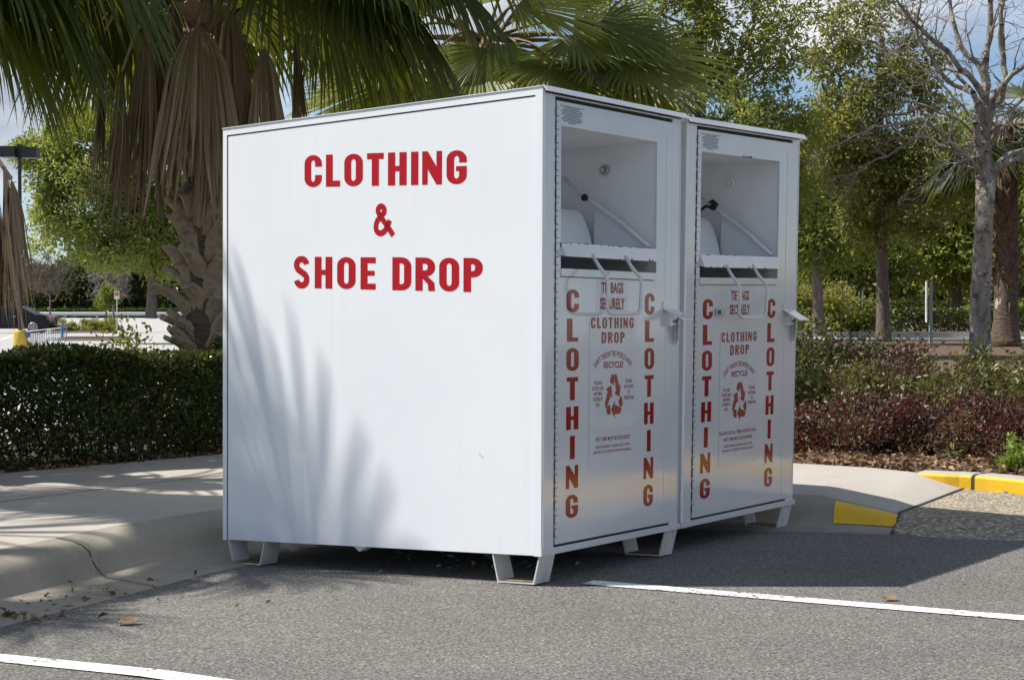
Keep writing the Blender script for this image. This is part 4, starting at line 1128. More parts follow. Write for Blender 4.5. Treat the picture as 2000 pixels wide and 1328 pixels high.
# the palm at the right edge
pd = at(1964, 680, 30.0); palm_d = empty('palm_tree', pd, 'fan palm with a dark scaly trunk, right of the bare tree', 'palm tree', PALMS)
palm_trunk(palm_d, pd, pd + V(.03, 0, 3.85), .20, .17, 4, 0)
m = MB(); m.tube([pd, pd + V(0, 0, .5), pd + V(0, 0, .85)], [.23, .20, .19], 16, 0); m.build('trunk_foot', M['palebark'], palm_d, True)
rng4 = np.random.default_rng(44)
bt = MB()
for k in range(95):
    z = .95 + 2.85 * (k / 95); az = k * 2.39996; o = V(math.cos(az), math.sin(az), 0); t_ = V(-o[1], o[0], 0); c = pd + V(0, 0, z) + o * .15
    Lb = rng4.uniform(.13, .22); w = .10
    bt.add([c - t_ * w * .6, c + t_ * w * .6, c + t_ * w * .25 + o * Lb * .7 + V(0, 0, Lb), c - t_ * w * .25 + o * Lb * .7 + V(0, 0, Lb), c - t_ * w * .6 - V(0, 0, .03), c + t_ * w * .6 - V(0, 0, .03), c + t_ * w * .25 + o * Lb * .75 + V(0, 0, Lb - .03), c - t_ * w * .25 + o * Lb * .75 + V(0, 0, Lb - .03)],
           [(0, 1, 2, 3), (7, 6, 5, 4), (0, 3, 7, 4), (1, 5, 6, 2), (2, 6, 7, 3)])
bt.build('leaf_bases', M['redboot'], palm_d)['kind'] = 'stuff'
rngp = random.Random(12)
for i in range(20):
    az = i * 2.39996; el = rngp.uniform(-.5, 1.1)
    lf_ = math.cos(az) < -.2
    palm_frond(palm_d, pd + V(0, 0, 3.85), az, (-.35 if lf_ else el), rngp.uniform(.8, 1.1) * (.75 if lf_ else 1), rngp.uniform(.95, 1.2), 500 + i, droop=.6, grav=rngp.uniform(.3, .8), tint=rngp.uniform(.0, .15) if lf_ else rngp.uniform(.35, .75), nseg=30)  # left fronds tinted darker, shade painted into their green
# ------------------------------------------------------------------ hedges and shrubs
def hedge(label, cat, name, A, B, thick, h, n, llen, lwid, leaf, seed, zb=.13, gaps=0.0, stems=0, rnd=.10, group=None, core=None, tintm=.45):
    """a clipped row from A to B: leaves through the volume, denser at the skin"""
    rng = np.random.default_rng(seed); A = V(*A, zb) if len(A) == 2 else np.asarray(A, float); B = V(*B, zb) if len(B) == 2 else np.asarray(B, float)
    root = empty(name, (A + B) / 2, label, cat, group)
    ax = B - A; L = np.linalg.norm(ax); ax = ax / L; cr_ = unit(np.cross(V(0, 0, 1), ax))
    s_ = rng.uniform(0, L, n); u = rng.uniform(-1, 1, n); w = rng.uniform(0, 1, n)
    side = rng.uniform(0, 1, n)
    u = np.where(side < .45, np.sign(u) * (1 - np.abs(rng.normal(0, .12, n))), u); w = np.where((side > .45) & (side < .72), 1 - np.abs(rng.normal(0, .07, n)), w)
    lump = .5 * np.sin(s_ * 3.1 + seed) + .3 * np.sin(s_ * 7.3 + 1.7 * seed) + .2 * np.sin(s_ * 15 + 3 * u)
    hh = h * (1 + rnd * lump) * (.86 + .16 * s_ / L); tt = thick / 2 * (1 + rnd * .8 * np.sin(s_ * 4.3 + w * 5 + seed)) * (1 - .25 * w ** 4) * (.85 + .15 * np.minimum(1, w * 3))
    pos = A + ax * s_[:, None] + cr_ * (u * tt)[:, None] + V(0, 0, 1) * (w * hh)[:, None]
    keep = rng.uniform(size=n) > gaps * (1 - w) * (1.0 + .8 * np.sin(s_ * 9 + 4 * w) * np.sin(s_ * 3.3))
    pos = pos[keep]; w = w[keep]; u = u[keep]; k = len(pos)
    d = cr_ * u[:, None] * .7 + V(0, 0, 1) * (.25 + .6 * w[:, None] ** 2) + rng.normal(size=(k, 3)) * .6
    tint = np.clip(rng.normal(tintm, .2, k) + .22 * (w > .9), 0, 1)  # top leaves lighter, a highlight put into the tint
    m = MB(); leaves(m, pos, d, llen * rng.uniform(.6, 1.25, k), lwid * rng.uniform(.7, 1.25, k), rng, tint, .22, flat=.2)
    m.build('foliage', leaf, root)
    if stems:
        a = A + ax * rng.uniform(0, L, stems)[:, None] + cr_ * (rng.uniform(-.6, .6, stems) * thick / 2)[:, None]
        b = a + rng.normal(0, .10, (stems, 3)) * V(1, 1, 0) + V(0, 0, 1) * (rng.uniform(.5, .95, stems) * h)[:, None]; mid_ = (a + b) / 2 + rng.normal(0, .04, (stems, 3))
        m = MB(); rr = rng.uniform(.004, .010, stems)
        frustums(m, a, mid_, rr, rr * .8, 5); frustums(m, mid_, b, rr * .8, rr * .35, 5); m.build('stems', M['bark'], root)
    return root

def shrub(label, cat, name, c, rx, ry, h, n, llen, lwid, leaf, seed, group=None, stems=22, tintm=.45, tfn=None, dens=.5):
    rng = np.random.default_rng(seed); c = np.asarray(c, float)
    root = empty(name, c, label, cat, group)
    ns = 30; lob = unit(rng.normal(size=(ns, 3)) * V(1, 1, .7) + V(0, 0, .35)); lob[:, 2] = np.abs(lob[:, 2])
    lr = rng.uniform(.45, 1.12, ns)
    k = rng.integers(0, ns, n); ctr = lob[k] * lr[k][:, None] * rng.uniform(.5, 1.0, n)[:, None] ** dens
    p = ctr + rng.normal(size=(n, 3)) * .13
    p[:, 2] = np.abs(p[:, 2]) * .95 + .04
    pos = c + p * V(rx, ry, h)
    d = unit(ctr) * .7 + rng.normal(size=(n, 3)) * .65 + V(0, 0, .25)
    tint = np.clip(rng.normal(tintm, .2, n) + (rng.normal(0, .2, ns)[k]) + (tfn(p) if tfn else 0), 0, 1)
    m = MB(); leaves(m, pos, d, llen * rng.uniform(.55, 1.3, n), lwid * rng.uniform(.7, 1.25, n), rng, tint, .22, flat=.3)
    m.build('foliage', leaf, root)
    if stems:
        e = c + lob * V(rx, ry, h) * (lr * .95)[:, None]; kx = np.arange(ns)[:stems] if stems < ns else np.arange(ns); e = e[kx]; q = len(e)
        a = c + rng.normal(0, .05, (q, 3)) * V(1, 1, 0); mid_ = (a * .45 + e * .55) + rng.normal(0, .05, (q, 3))
        m = MB(); frustums(m, a, mid_, np.full(q, .008), np.full(q, .005), 5); frustums(m, mid_, e, np.full(q, .005), np.full(q, .002), 5); m.build('stems', M['bark'], root)
    return root

hd = unit(V(1.03, 1.37)); hn = V(-hd[1], hd[0])
h0 = V(-2.9, 9.88) - hd * 3.0 + hn * .46; h1 = V(-1.87, 11.25) + hd * 1.1 + hn * .46
hedge('dark clipped hedge beside the sidewalk, left of the nearer bin', 'hedge', 'hedge', h0, h1, .80, .66, 74000, .046, .026, M['hedge'], 3, .13, .50, 200, .13)
shrub('loose taller shrub behind the dark hedge, at the foot of the palm', 'shrub', 'shrub', (-2.75, 12.9, .13), .46, .42, .86, 3600, .06, .026, M['olive'], 5, tintm=.55)

RS = 'shrubs of the mulch bed'
rs = [(1.60, 11.55, .55, .50, .46, 'r'), (2.16, 11.30, .52, .45, .42, 'r'), (2.72, 11.30, .50, .45, .40, 'r'), (3.22, 11.0, .50, .5, .46, 'r'),
      (1.75, 12.6, .6, .5, .54, 'm'), (2.45, 12.3, .55, .5, .52, 'm'), (3.05, 12.1, .6, .5, .56, 'm'), (3.75, 11.8, .6, .55, .60, 'm'),
      (2.0, 14.0, .75, .6, .68, 'm'), (2.9, 13.9, .75, .6, .66, 'r'), (3.9, 13.5, .7, .6, .62, 'm'), (2.3, 15.8, .9, .7, .72, 'm'), (3.4, 16.2, .9, .7, .60, 'm'),
      (3.85, 10.2, .5, .5, .52, 'r'), (4.4, 9.4, .55, .5, .55, 'r'), (4.5, 10.9, .6, .6, .6, 'm'), (5.2, 8.9, .6, .6, .6, 'm')]
lab = {0: 'dark red shrub closest to the farther bin', 1: 'dark red shrub in the front row, second from the bins', 2: 'dark red shrub in the front row, third from the bins', 3: 'dark red shrub in the front row, fourth from the bins',
       4: 'green shrub behind the red one beside the bin', 5: 'green shrub in the second row, behind the second red shrub', 6: 'green shrub in the second row, behind the third red shrub', 7: 'green shrub in the second row below the bare tree',
       8: 'green shrub in the third row, nearest to the bins', 9: 'reddish shrub in the third row, left of the bare tree', 10: 'green shrub in the third row, right of the bare tree', 11: 'low shrub at the back of the bed, nearest to the bins', 12: 'low shrub at the back of the bed, near the bare tree',
       13: 'dark red shrub at the right edge of the picture', 14: 'dark red shrub beyond the right edge, above the yellow curb', 15: 'green shrub beyond the right edge, behind red shrubs', 16: 'green shrub beyond the right edge, farthest right'}
for i, (x, y, rx, ry, h, k) in enumerate(rs):
    z = float(rise(x, y)) - .01
    shrub(lab[i], 'shrub', 'shrub', (x, y, z), rx, ry, h, 7000 if y < 12.6 else 5500, .036 if k == 'r' else .048, .018 if k == 'r' else .026, M['red_leaf'] if k == 'r' else M['mix_leaf'], 700 + i, RS, 30, .56 if k == 'r' else .52)
shrub('small bright green bush at the right edge, above the yellow curb', 'shrub', 'shrub', (2.93, 9.98, .15), .16, .15, .19, 2200, .034, .015, M['lime'], 741)
shrub('tiny green seedling growing in the leaf litter', 'plant', 'seedling', at(1858, 880, 10.6) * V(1, 1, 0) + V(0, 0, .16), .05, .05, .07, 26, .045, .014, M['lime'], 742, stems=4)

# leaf litter on the mulch and in the gutter
rng = np.random.default_rng(77)
def litter(name, P, size, seed, mat=M['litter'], tm=.5):
    r = np.random.default_rng(seed); n = len(P); d = r.normal(size=(n, 3)) * V(1, 1, .35)
    m = MB(); leaves(m, P, d, size * r.uniform(.5, 1.5, n), size * .5 * r.uniform(.6, 1.3, n), r, np.clip(r.normal(tm, .22, n), 0, 1), .35, flat=1.6)
    return tag(m.build(name, mat), kind='stuff')
t = rng.uniform(0, 1, 15000) ** 1.7; s_ = rng.uniform(0, 1, 15000)
NBx = np.stack([np.interp(s_, np.linspace(0, 1, len(NB)), NB[:, k]) for k in (0, 1)], 1); FBx = np.stack([np.interp(s_, np.linspace(0, 1, len(NB)), FBD[:, k]) for k in (0, 1)], 1)
q = NBx + (FBx - NBx) * (t * .13 + .0015)[:, None]
q = q[(q[:, 0] > .6) & (q[:, 1] > 4)]
litter('leaf_litter', np.c_[q, rise(q[:, 0], q[:, 1]) + rng.uniform(.0, .03, len(q))], .055, 1)
s_ = rng.uniform(0, 1, 900); q = np.stack([np.interp(s_, np.linspace(0, 1, 6), ha[:, k]) for k in (0, 1)], 1) + np.outer(rng.uniform(-.05, .30, 900), V(-.8, .6))
litter('hedge_litter', np.c_[q, np.full(900, .142)], .045, 2, tm=.3)
cl = []
for (px, py, n, sx, sy) in ((62, 1170, 90, 34, 5), (125, 1160, 70, 34, 4), (20, 1178, 40, 20, 4), (30, 1213, 26, 22, 5), (280, 1132, 12, 60, 6), (210, 1182, 14, 120, 14), (75, 1195, 12, 60, 8)):
    for _ in range(n):
        p = on(px + rng.normal(0, sx), py + rng.normal(0, sy)); cl.append(p + V(0, 0, .012 + rng.uniform(0, .012)))
litter('gutter_litter', np.array(cl), .035, 3, tm=.35)
cl = []
for _ in range(55):
    a = rng.uniform(-.55, .30); b = rng.uniform(7.15, 8.1); cl.append((a, b, float(gz(a, b)) + .01))
litter('debris_under_bins', np.array(cl), .035, 4, M['trash'])

def curled_leaf(name, p, size, seed, label, rot=0.0, colr=.6):
    r = np.random.default_rng(seed); m = MB(); n = 9; vs = []; fs = []
    lob_ = [.10, .34, .20, .46, .26, .50, .24, .30, .03]
    for i in range(n):
        x = (i / (n - 1) - .5) * size; w = lob_[i] * size
        for sgn in (-1, -.5, 0, .5, 1):
            vs.append((x, sgn * w, .10 * size * abs(sgn) ** 1.5 * (1.5 if sgn > 0 else .5) + .08 * size * (2 * i / (n - 1) - 1) ** 2 + .004))
    for i in range(n - 1):
        for k in range(4): fs.append((i * 5 + k, i * 5 + k + 1, i * 5 + k + 6, i * 5 + k + 5))
    c, s_ = math.cos(rot), math.sin(rot); vs = [(p[0] + x * c - y * s_, p[1] + x * s_ + y * c, p[2] + z + .004) for x, y, z in vs]
    m.add(vs, fs, 0, colr); o = m.build(name, M['litter'], None, True); return tag(o, label, 'leaf', 'fallen leaves on the asphalt')
curled_leaf('fallen_leaf', on(1738, 1173), .055, 1, 'curled brown leaf on the asphalt behind the long white line', .3, .62)
curled_leaf('fallen_leaf', on(249, 1220), .075, 2, 'flat tan oak leaf on the asphalt near the gutter', .1, .75)
curled_leaf('fallen_leaf', on(100, 1209), .030, 3, 'small curled brown leaf at the edge of the gutter', 1.0, .45)
curled_leaf('fallen_leaf', on(1880, 1141), .020, 4, 'tiny brown leaf flake on the asphalt near the right edge', 1.0, .5)
m = MB(); a, b = on(246, 1124), on(322, 1123); m.tube([a + V(0, 0, .014), (a + b) / 2 + V(0, 0, .018), b + V(0, 0, .013)], [.005, .006, .004], 6)
tag(m.build('stick', M['bark']), 'thin dark stick lying in the concrete gutter', 'stick')
m = MB(); p = on(1965, 966, .05); m.lathe([(.015, 0), (.0155, .010), (.012, .013)], (p[0], p[1], p[2] + .004), 14); tag(m.build('bottle_cap', M['bluecap']), 'blue bottle cap lying below the yellow curb', 'bottle cap')

# ------------------------------------------------------------------ trees
OAKS = 'trees around the car park'
# leafy tree left
tree('light green leafy tree in the car park, left of the palm skirt', 'tree', 'leafy_tree', at(296, 622, 60), 8.0, .17,
     [(-2.4, -.6, 5.3, 1.6, 1.4, 1.6), (-1.3, .2, 3.6, 2.6, 1.8, 1.6), (-.1, .4, 5.2, 2.1, 1.8, 2.0), (.9, 0, 3.0, 1.6, 1.5, 1.2), (-3.6, 0, 3.3, .9, .9, 1.0), (-.6, 0, 2.4, 1.8, 1.5, .9), (-3.7, 0, 5.7, 1.2, .8, .45, 2.0), (-2.4, 0, 6.6, .8, .8, .7)], 360, 140, .21, .075, .50, M['bright'], M['bark'], 31)
# large fine-leaved tree behind the bins
tree('tall bright green tree behind the farther bin, its crown reaching the sky', 'tree', 'leafy_tree', V(2.62, 24.0, .45), 6.2, .12,
     [(.1, 0, 3.3, 1.2, 1.1, 1.0), (-.55, .2, 4.6, .9, .9, 1.1), (.65, 0, 4.5, 1.0, .9, 1.0), (.1, .1, 5.6, 1.2, 1.0, .9), (1.0, 0, 3.0, .9, .8, .7), (-.4, 0, 2.4, 1.0, .9, .8), (.9, .3, 2.2, .9, .8, .6)], 330, 95, .115, .032, .27, M['bright'], M['bark'], 32, ttop=.85)
# oak with the straight trunk
po = at(1720, 668, 32)
tree('olive green oak with a straight brown trunk, right of the bins', 'tree', 'oak_tree', po, 6.2, .125,
     [(0, 0, 3.1, 1.3, 1.2, .75), (-.8, -.2, 3.6, .9, .9, .9), (.7, 0, 3.7, .9, .9, .9), (-.3, 0, 4.7, 1.0, .9, .85, .7), (.6, .1, 5.0, .7, .7, .7, .35), (-.9, 0, 5.3, .6, .5, .5, .22), (-.2, 0, 5.9, .8, .6, .6, .22), (.2, 0, 2.4, 1.5, 1.1, .5)], 300, 88, .115, .052, .27, M['olive'], M['bark'], 33, ttop=.9)
tree('dark oak between the farther bin and the oak with the straight trunk', 'tree', 'oak_tree', at(1598, 655, 40), 6.0, .14,
     [(0, 0, 3.0, 1.4, 1.2, 1.0), (-.6, 0, 4.0, 1.0, 1.0, .8), (.4, 0, 2.2, 1.6, 1.2, .6)], 260, 110, .13, .055, .4, M['oak'], M['bark'], 34, ttop=.75)
# trees further back on the right
for i, (px, Y, Hh, sc, mt, lb) in enumerate([
        (1665, 58, 6.5, 1.0, 'oak', 'oak with a grey trunk behind the road, left of the straight trunk'), (1870, 62, 6.8, 1.15, 'bright', 'bright green oak beyond the road, between the sign post and the bare tree'),
        (1762, 78, 7.5, 1.2, 'oak', 'slender oak farther back, just right of the straight trunk'), (1990, 70, 8, 1.2, 'oak', 'dark oak at the right edge, far behind the scaly palm trunk'), (1560, 75, 8, 1.3, 'oak', 'large dark oak far behind the bins'), (1925, 90, 9, 1.4, 'olive', 'tall olive oak far behind the bare trunk'),
        (2120, 55, 7, 1.2, 'oak', 'oak beyond the right edge, near the road'), (2300, 60, 8, 1.3, 'bright', 'bright oak beyond the right edge, farther along the road')]):
    b = at(px, 640, Y); b[2] = .56
    tree(lb, 'tree', 'oak_tree', b, Hh, .17 * sc,
         [(0, 0, 2.6, 2.2 * sc, 1.8 * sc, .9), (-.8, 0, 3.8, 1.7 * sc, 1.6, 1.2), (.9, 0, 4.0, 1.7 * sc, 1.5, 1.2), (0, 0, 5.4 * sc, 1.8 * sc, 1.5, 1.3), (0, 0, 2.0, 2.4 * sc, 1.8, .5)], 210, 75, .26, .11, .6, M[mt], M['bark'], 40 + i, group=OAKS)

# the bare tree
def bare_tree():
    rng = np.random.default_rng(61); Y = 24.0
    b = at(1915, 702, Y); root = empty('bare_tree', b, 'leafless tree with a pale mottled trunk and spreading grey branches at right', 'tree')
    nodes = []; par = []; rad = []
    def add(p, q, r): nodes.append(np.asarray(p, float)); par.append(q); rad.append(r); return len(nodes) - 1
    def limb(pts, r0, r1, start=None, dy=0.0):
        pts = [tuple(p) for p in resample(np.array(pts, float), 22.0 if start is not None else 60.0)]
        prev = start; out = []; n = len(pts)
        for k, (x, y) in enumerate(pts):
            if start is not None and k == 0: continue
            f = k / (n - 1); p = at(x, y, Y + dy * f + (rng.normal(0, .02) if k else 0)) + (rng.normal(0, .012, 3) if start is not None else 0); prev = add(p, -1 if prev is None else prev, r0 + (r1 - r0) * f); out.append(prev)
        return out
    T = limb([(1915, 706), (1914, 660), (1913, 600), (1917, 540), (1920, 470), (1923, 400), (1926, 345)], .142, .115)
    fork = T[-1]
    U = limb([(1926, 345), (1924, 280), (1922, 220), (1926, 170), (1922, 140)], .10, .062, fork)
    U2 = limb([(1926, 345), (1912, 300), (1908, 240), (1903, 180)], .06, .040, fork, -.3)
    big = []
    for (pts, r0, r1, st, dy) in [
            ([(1926, 345), (1880, 300), (1840, 262), (1790, 232), (1755, 245), (1715, 247), (1680, 262), (1630, 285), (1605, 295)], .044, .007, fork, -.8),
            ([(1926, 345), (1905, 318), (1850, 290), (1800, 268), (1740, 300), (1700, 318), (1655, 345), (1612, 344)], .032, .005, fork, .5),
            ([(1926, 345), (1960, 322), (2010, 300), (2080, 262), (2140, 240)], .075, .03, fork, -.4), ([(1926, 345), (1975, 300), (2040, 285), (2110, 270)], .05, .015, fork, .8),
            ([(1926, 170), (1880, 140), (1850, 100), (1815, 72), (1775, 35), (1750, 0), (1730, -50)], .045, .010, U[int(len(U) * .7)], -.6), ([(1922, 140), (1890, 110), (1868, 60), (1855, 0), (1850, -70)], .045, .015, U[-1], .4),
            ([(1922, 140), (1930, 80), (1935, 30), (1940, -60)], .055, .03, U[-1], .0), ([(1922, 220), (1960, 190), (1958, 120), (1955, 40), (1962, -60)], .05, .028, U[int(len(U) * .42)], -.4), ([(1922, 220), (1955, 170), (1990, 135), (2030, 110), (2080, 60)], .05, .02, U[int(len(U) * .42)], -.7),
            ([(1903, 180), (1860, 165), (1820, 120), (1790, 62), (1800, 0), (1790, -60)], .035, .012, U2[-1], -.5), ([(1903, 180), (1870, 150), (1830, 90), (1760, 20), (1700, -30)], .03, .008, U2[-1], .4), ([(1924, 280), (1960, 250), (1990, 200), (2030, 170)], .045, .02, U[int(len(U) * .2)], .5),
            ([(1924, 280), (1870, 235), (1800, 205), (1730, 190), (1660, 178)], .022, .005, U[int(len(U) * .2)], -.5), ([(1908, 240), (1870, 200), (1800, 130), (1725, 100), (1650, 60), (1610, -10)], .02, .005, U2[int(len(U2) * .6)], .6), ([(1912, 300), (1870, 320), (1840, 350), (1800, 365)], .018, .004, U2[int(len(U2) * .15)], -.6),
            ([(1912, 300), (1950, 250), (1975, 245), (2020, 240)], .03, .01, U2[int(len(U2) * .15)], -.5), ([(1935, 30), (1975, -10), (2010, -60)], .03, .015, None, .2), ([(1855, 0), (1830, -40), (1800, -90)], .02, .01, None, 0)]:
        if st is None: continue
        big += [(limb(pts, r0, r1, st, dy), r0)]
    # side twigs, three generations
    def twig(p, d, L, r, parent, gen):
        k = max(2, int(L / .10)); prev = parent; q = p.copy(); dd = d.copy()
        for i in range(k):
            dd = unit(dd + rng.normal(0, .22, 3) + V(0, 0, .05)); q = q + dd * L / k; prev = add(q, prev, max(.0022, r * (1 - .8 * (i + 1) / k)))
            if gen < 3 and rng.uniform() < (.62 if gen == 1 else .5): twig(q, unit(dd + rng.normal(0, .8, 3)), L * rng.uniform(.35, .65), max(.003, r * .55), prev, gen + 1)
    for ids, r0 in big:
        for i in ids:
            for _ in range(5 if r0 < .05 else 3):
                if rng.uniform() < .24:
                    p = nodes[i]; d = unit(p - nodes[par[i]]); twig(p, unit(d * .6 + rng.normal(0, .75, 3)), rng.uniform(.25, .85), max(.005, rad[i] * .38), i, 1)
    nodes = np.array(nodes); par = np.array(par); rad = np.array(rad)
    m = MB(); idx = np.where(par >= 0)[0]; ra = np.minimum(rad[par[idx]], rad[idx] * 1.6)
    nT = len(T); inT = idx < nT
    frustums(m, nodes[par[idx[~inT]]], nodes[idx[~inT]], ra[~inT], rad[idx[~inT]], 7); m.build('branches', M['palebark'], root, True)
    m = MB(); m.tube([nodes[i] for i in range(nT)], list(np.interp(np.linspace(0, 1, nT), [0, .15, .4, .8, .93, 1], [.165, .143, .135, .120, .122, .140])), 22, jitter=.05, rng=rng)
    for k in range(7):
        z = rng.uniform(.4, 1.9); az = rng.uniform(-2.8, -.3); c = nodes[0] + V(math.cos(az) * .125, math.sin(az) * .125, z); m.lathe([(.001, -.03), (.035, -.02), (.045, 0), (.03, .02), (.001, .03)], c, 9)
    m.build('trunk', M['palebark'], root, True)
bare_tree()

def bare_small(label, p, h, seed, spread, mat):
    rng = np.random.default_rng(seed); p = np.asarray(p, float); root = empty('bare_tree', p, label, 'tree')
    n = 70; t = np.stack([rng.normal(0, spread, n), rng.normal(0, spread, n), rng.uniform(.4, 1, n) * h], 1) + p
    nd, pr, r = skeleton([p + V(0, 0, h * .5 * f) for f in np.linspace(0, 1, 6)], t, rng, .07, .018)
    wood(nd, pr, r, 'trunk', mat, root, 5)
    tw = MB(); q = np.repeat(t, 14, 0); e = q + rng.normal(0, h * .09, q.shape) + V(0, 0, h * .05); frustums(tw, q, e, np.full(len(q), .014), np.full(len(q), .006), 3); tw.build('twigs', mat, root)
bare_small('bare purple grey tree behind the black car', at(98, 626, 105), 3.9, 71, .95, M['bark'])
bare_small('pale bare tree beside the small sign in the car park', at(222, 629, 95), 3.1, 72, .55, M['palebark'])
tree('small dark green tree below the pale bare tree', 'tree', 'young_tree', at(208, 629, 92), 2.0, .05, [(0, 0, 1.1, .55, .5, .45), (.15, 0, 1.6, .4, .4, .4)], 40, 60, .16, .07, .22, M['oak'], M['bark'], 73)

# woods beyond
def woods(name, x0, x1, y0, y1, z0, hmin, hmax, n, size, seed, mat=M['wood']):
    r = np.random.default_rng(seed); k = int((x1 - x0) / 1.6)
    cx = r.uniform(x0, x1, k); cy = r.uniform(y0, y1, k); ch = r.uniform(hmin, hmax, k); cw = r.uniform(2.2, 4.5, k)
    i = r.integers(0, k, n); d = unit(r.normal(size=(n, 3))); ra = r.uniform(.3, 1, n) ** .4
    p = np.stack([cx[i], cy[i], z0 + ch[i] * .5], 1) + d * ra[:, None] * np.stack([cw[i], cw[i], ch[i] * .52], 1)
    p[:, 2] = np.maximum(p[:, 2], z0 + .1)
    m = MB(); leaves(m, p, d + r.normal(size=(n, 3)) * .7, size * r.uniform(.6, 1.4, n), size * .5, r, np.clip(r.normal(.42, .15, n) + r.normal(0, .14, k)[i], 0, 1), .25)
    # some stems among them
    tr_ = np.stack([cx, cy, np.full(k, z0)], 1); frustums(m, tr_, tr_ + np.stack([0 * cx, 0 * cx, ch * .8], 1), np.full(k, .16), np.full(k, .06), 5)
    return tag(m.build(name, mat), kind='stuff')
woods('woods', -100, 10, 222, 250, .2, 6, 9.5, 90000, .9, 81)
woods('woods', 0, 70, 110, 140, .5, 6, 10, 80000, .75, 82)

# low hedges behind the road
hedge('dark low hedge along the far side of the road', 'hedge', 'hedge', (9.0, 44.5, .57), (21.0, 44.0, .57), 1.1, .62, 12000, .12, .06, M['hedge'], 91, gaps=.1)
hedge('brownish low hedge behind the grey sign post', 'hedge', 'hedge', (12.5, 48.0, .57), (26.0, 47.0, .57), 1.2, .80, 12000, .12, .06, M['olive'], 92, gaps=.1, tintm=.3)
hedge('long dark hedge in front of the far woods, right', 'hedge', 'hedge', (8, 66, .57), (40, 65, .57), 1.5, 1.0, 14000, .2, .1, M['hedge'], 93, gaps=.1)
shrub('large rounded green shrub just right of the bins, across the road', 'shrub', 'shrub', (7.6, 43.0, .57), 1.7, 1.0, 1.5, 9000, .12, .06, M['olive'], 94, tintm=.5)
hedge('dark hedge behind the guard rail', 'hedge', 'hedge', (-90, 206, .5), (-10, 206, .5), 2.0, 1.0, 16000, .4, .2, M['hedge'], 95)

# ------------------------------------------------------------------ car park, left
def car():
    Y = 92.0; s = at(105, 648, Y); x1 = s[0]; z0 = .0
    root = empty('parked_car', (x1 - 2.3, Y, z0), 'black sedan parked beyond the hedge at far left', 'car')
    pr = [(0.02, .42), (0.0, .62), (.05, .86), (.25, .95), (.75, .99), (1.55, 1.40), (2.10, 1.455), (2.75, 1.42), (3.55, .98), (4.2, .86), (4.55, .66), (4.6, .40), (4.45, .24), (.15, .24)]
    def prism(pts, w, bev=.06):
        m = MB(); P = np.array(pts); c = P.mean(0); n = len(P); rings = []
        for yy, k in ((-w / 2, .94), (-w / 2 + bev, 1.0), (w / 2 - bev, 1.0), (w / 2, .94)):
            rings.append(np.array([(x1 - (c[0] + (a - c[0]) * k), Y + yy * (.80 if b > 1.1 else 1), z0 + c[1] + (b - c[1]) * k) for a, b in P]))
        vs = np.concatenate(rings); fs = [(r * n + i, r * n + (i + 1) % n, (r + 1) * n + (i + 1) % n, (r + 1) * n + i) for r in range(3) for i in range(n)]
        fs += [tuple(range(n))[::-1], tuple(range(3 * n, 4 * n))]; m.add(vs, fs); return m
    body = prism(pr, 1.78).build('body', M['car'], root)
    for a, b_, nm in ((.95, 1.70, 'window'), (1.78, 2.62, 'window'), (2.68, 3.2, 'window')):
        m = MB(); top = lambda a_: np.interp(a_, [.75, 1.55, 2.1, 2.75, 3.55], [.99, 1.37, 1.41, 1.38, 1.02])
        for sd_ in (-1, 1):
            y_ = Y + sd_ * .735; ylow = Y + sd_ * .86
            m.add([(x1 - a, ylow, z0 + 1.0), (x1 - b_, ylow, z0 + 1.0), (x1 - b_, y_, z0 + top(b_) - .03), (x1 - a, y_, z0 + max(1.02, top(a) - .03))], [(0, 1, 2, 3)])
        m.build(nm, M['glass'], body)
    for a in (.85, 3.62):
        for sd_ in (-1, 1):
            m = MB(); yc = Y + sd_ * .80; m.lathe([(.10, -.10), (.30, -.105), (.325, -.07), (.325, .07), (.30, .105), (.10, .10)], (x1 - a, yc, z0 + .325), 24, axis='y'); w = m.build('wheel', M['tyre'], root, True)
            m = MB(); yf = yc + sd_ * .112
            for k in range(10):
                an = k * PI / 5; c_, s_ = math.cos(an), math.sin(an); p1 = V(x1 - a + .04 * c_, yf, z0 + .325 + .04 * s_); p2 = V(x1 - a + .225 * c_, yf, z0 + .325 + .225 * s_); m.tube([p1, p2], [.02, .022], 5)
            ring = [V(x1 - a + .225 * math.cos(t_), yf, z0 + .325 + .225 * math.sin(t_)) for t_ in np.linspace(0, 2 * PI, 25)]
            m.tube(ring, [.018] * 25, 5); m.build('rim', M['rim'], w)
    m = MB(); m.box(x1 - .20, x1 + .012, Y - .88, Y - .55, z0 + .72, z0 + .84); m.build('tail_lamp', M['tail'], root)
    m = MB(); m.box(x1 - .20, x1 + .012, Y + .55, Y + .88, z0 + .72, z0 + .84); m.build('tail_lamp', M['tail'], root)
    m = MB(); m.box(x1 - 3.0, x1 - 2.88, Y - 1.02, Y - .86, z0 + 1.0, z0 + 1.12); m.build('mirror', M['car'], root)
    for a in (1.75, 2.72):
        m = MB(); m.box(x1 - a - .16, x1 - a, Y - .905, Y - .885, z0 + .86, z0 + .89); m.build('handle', M['rim'], root)
car()
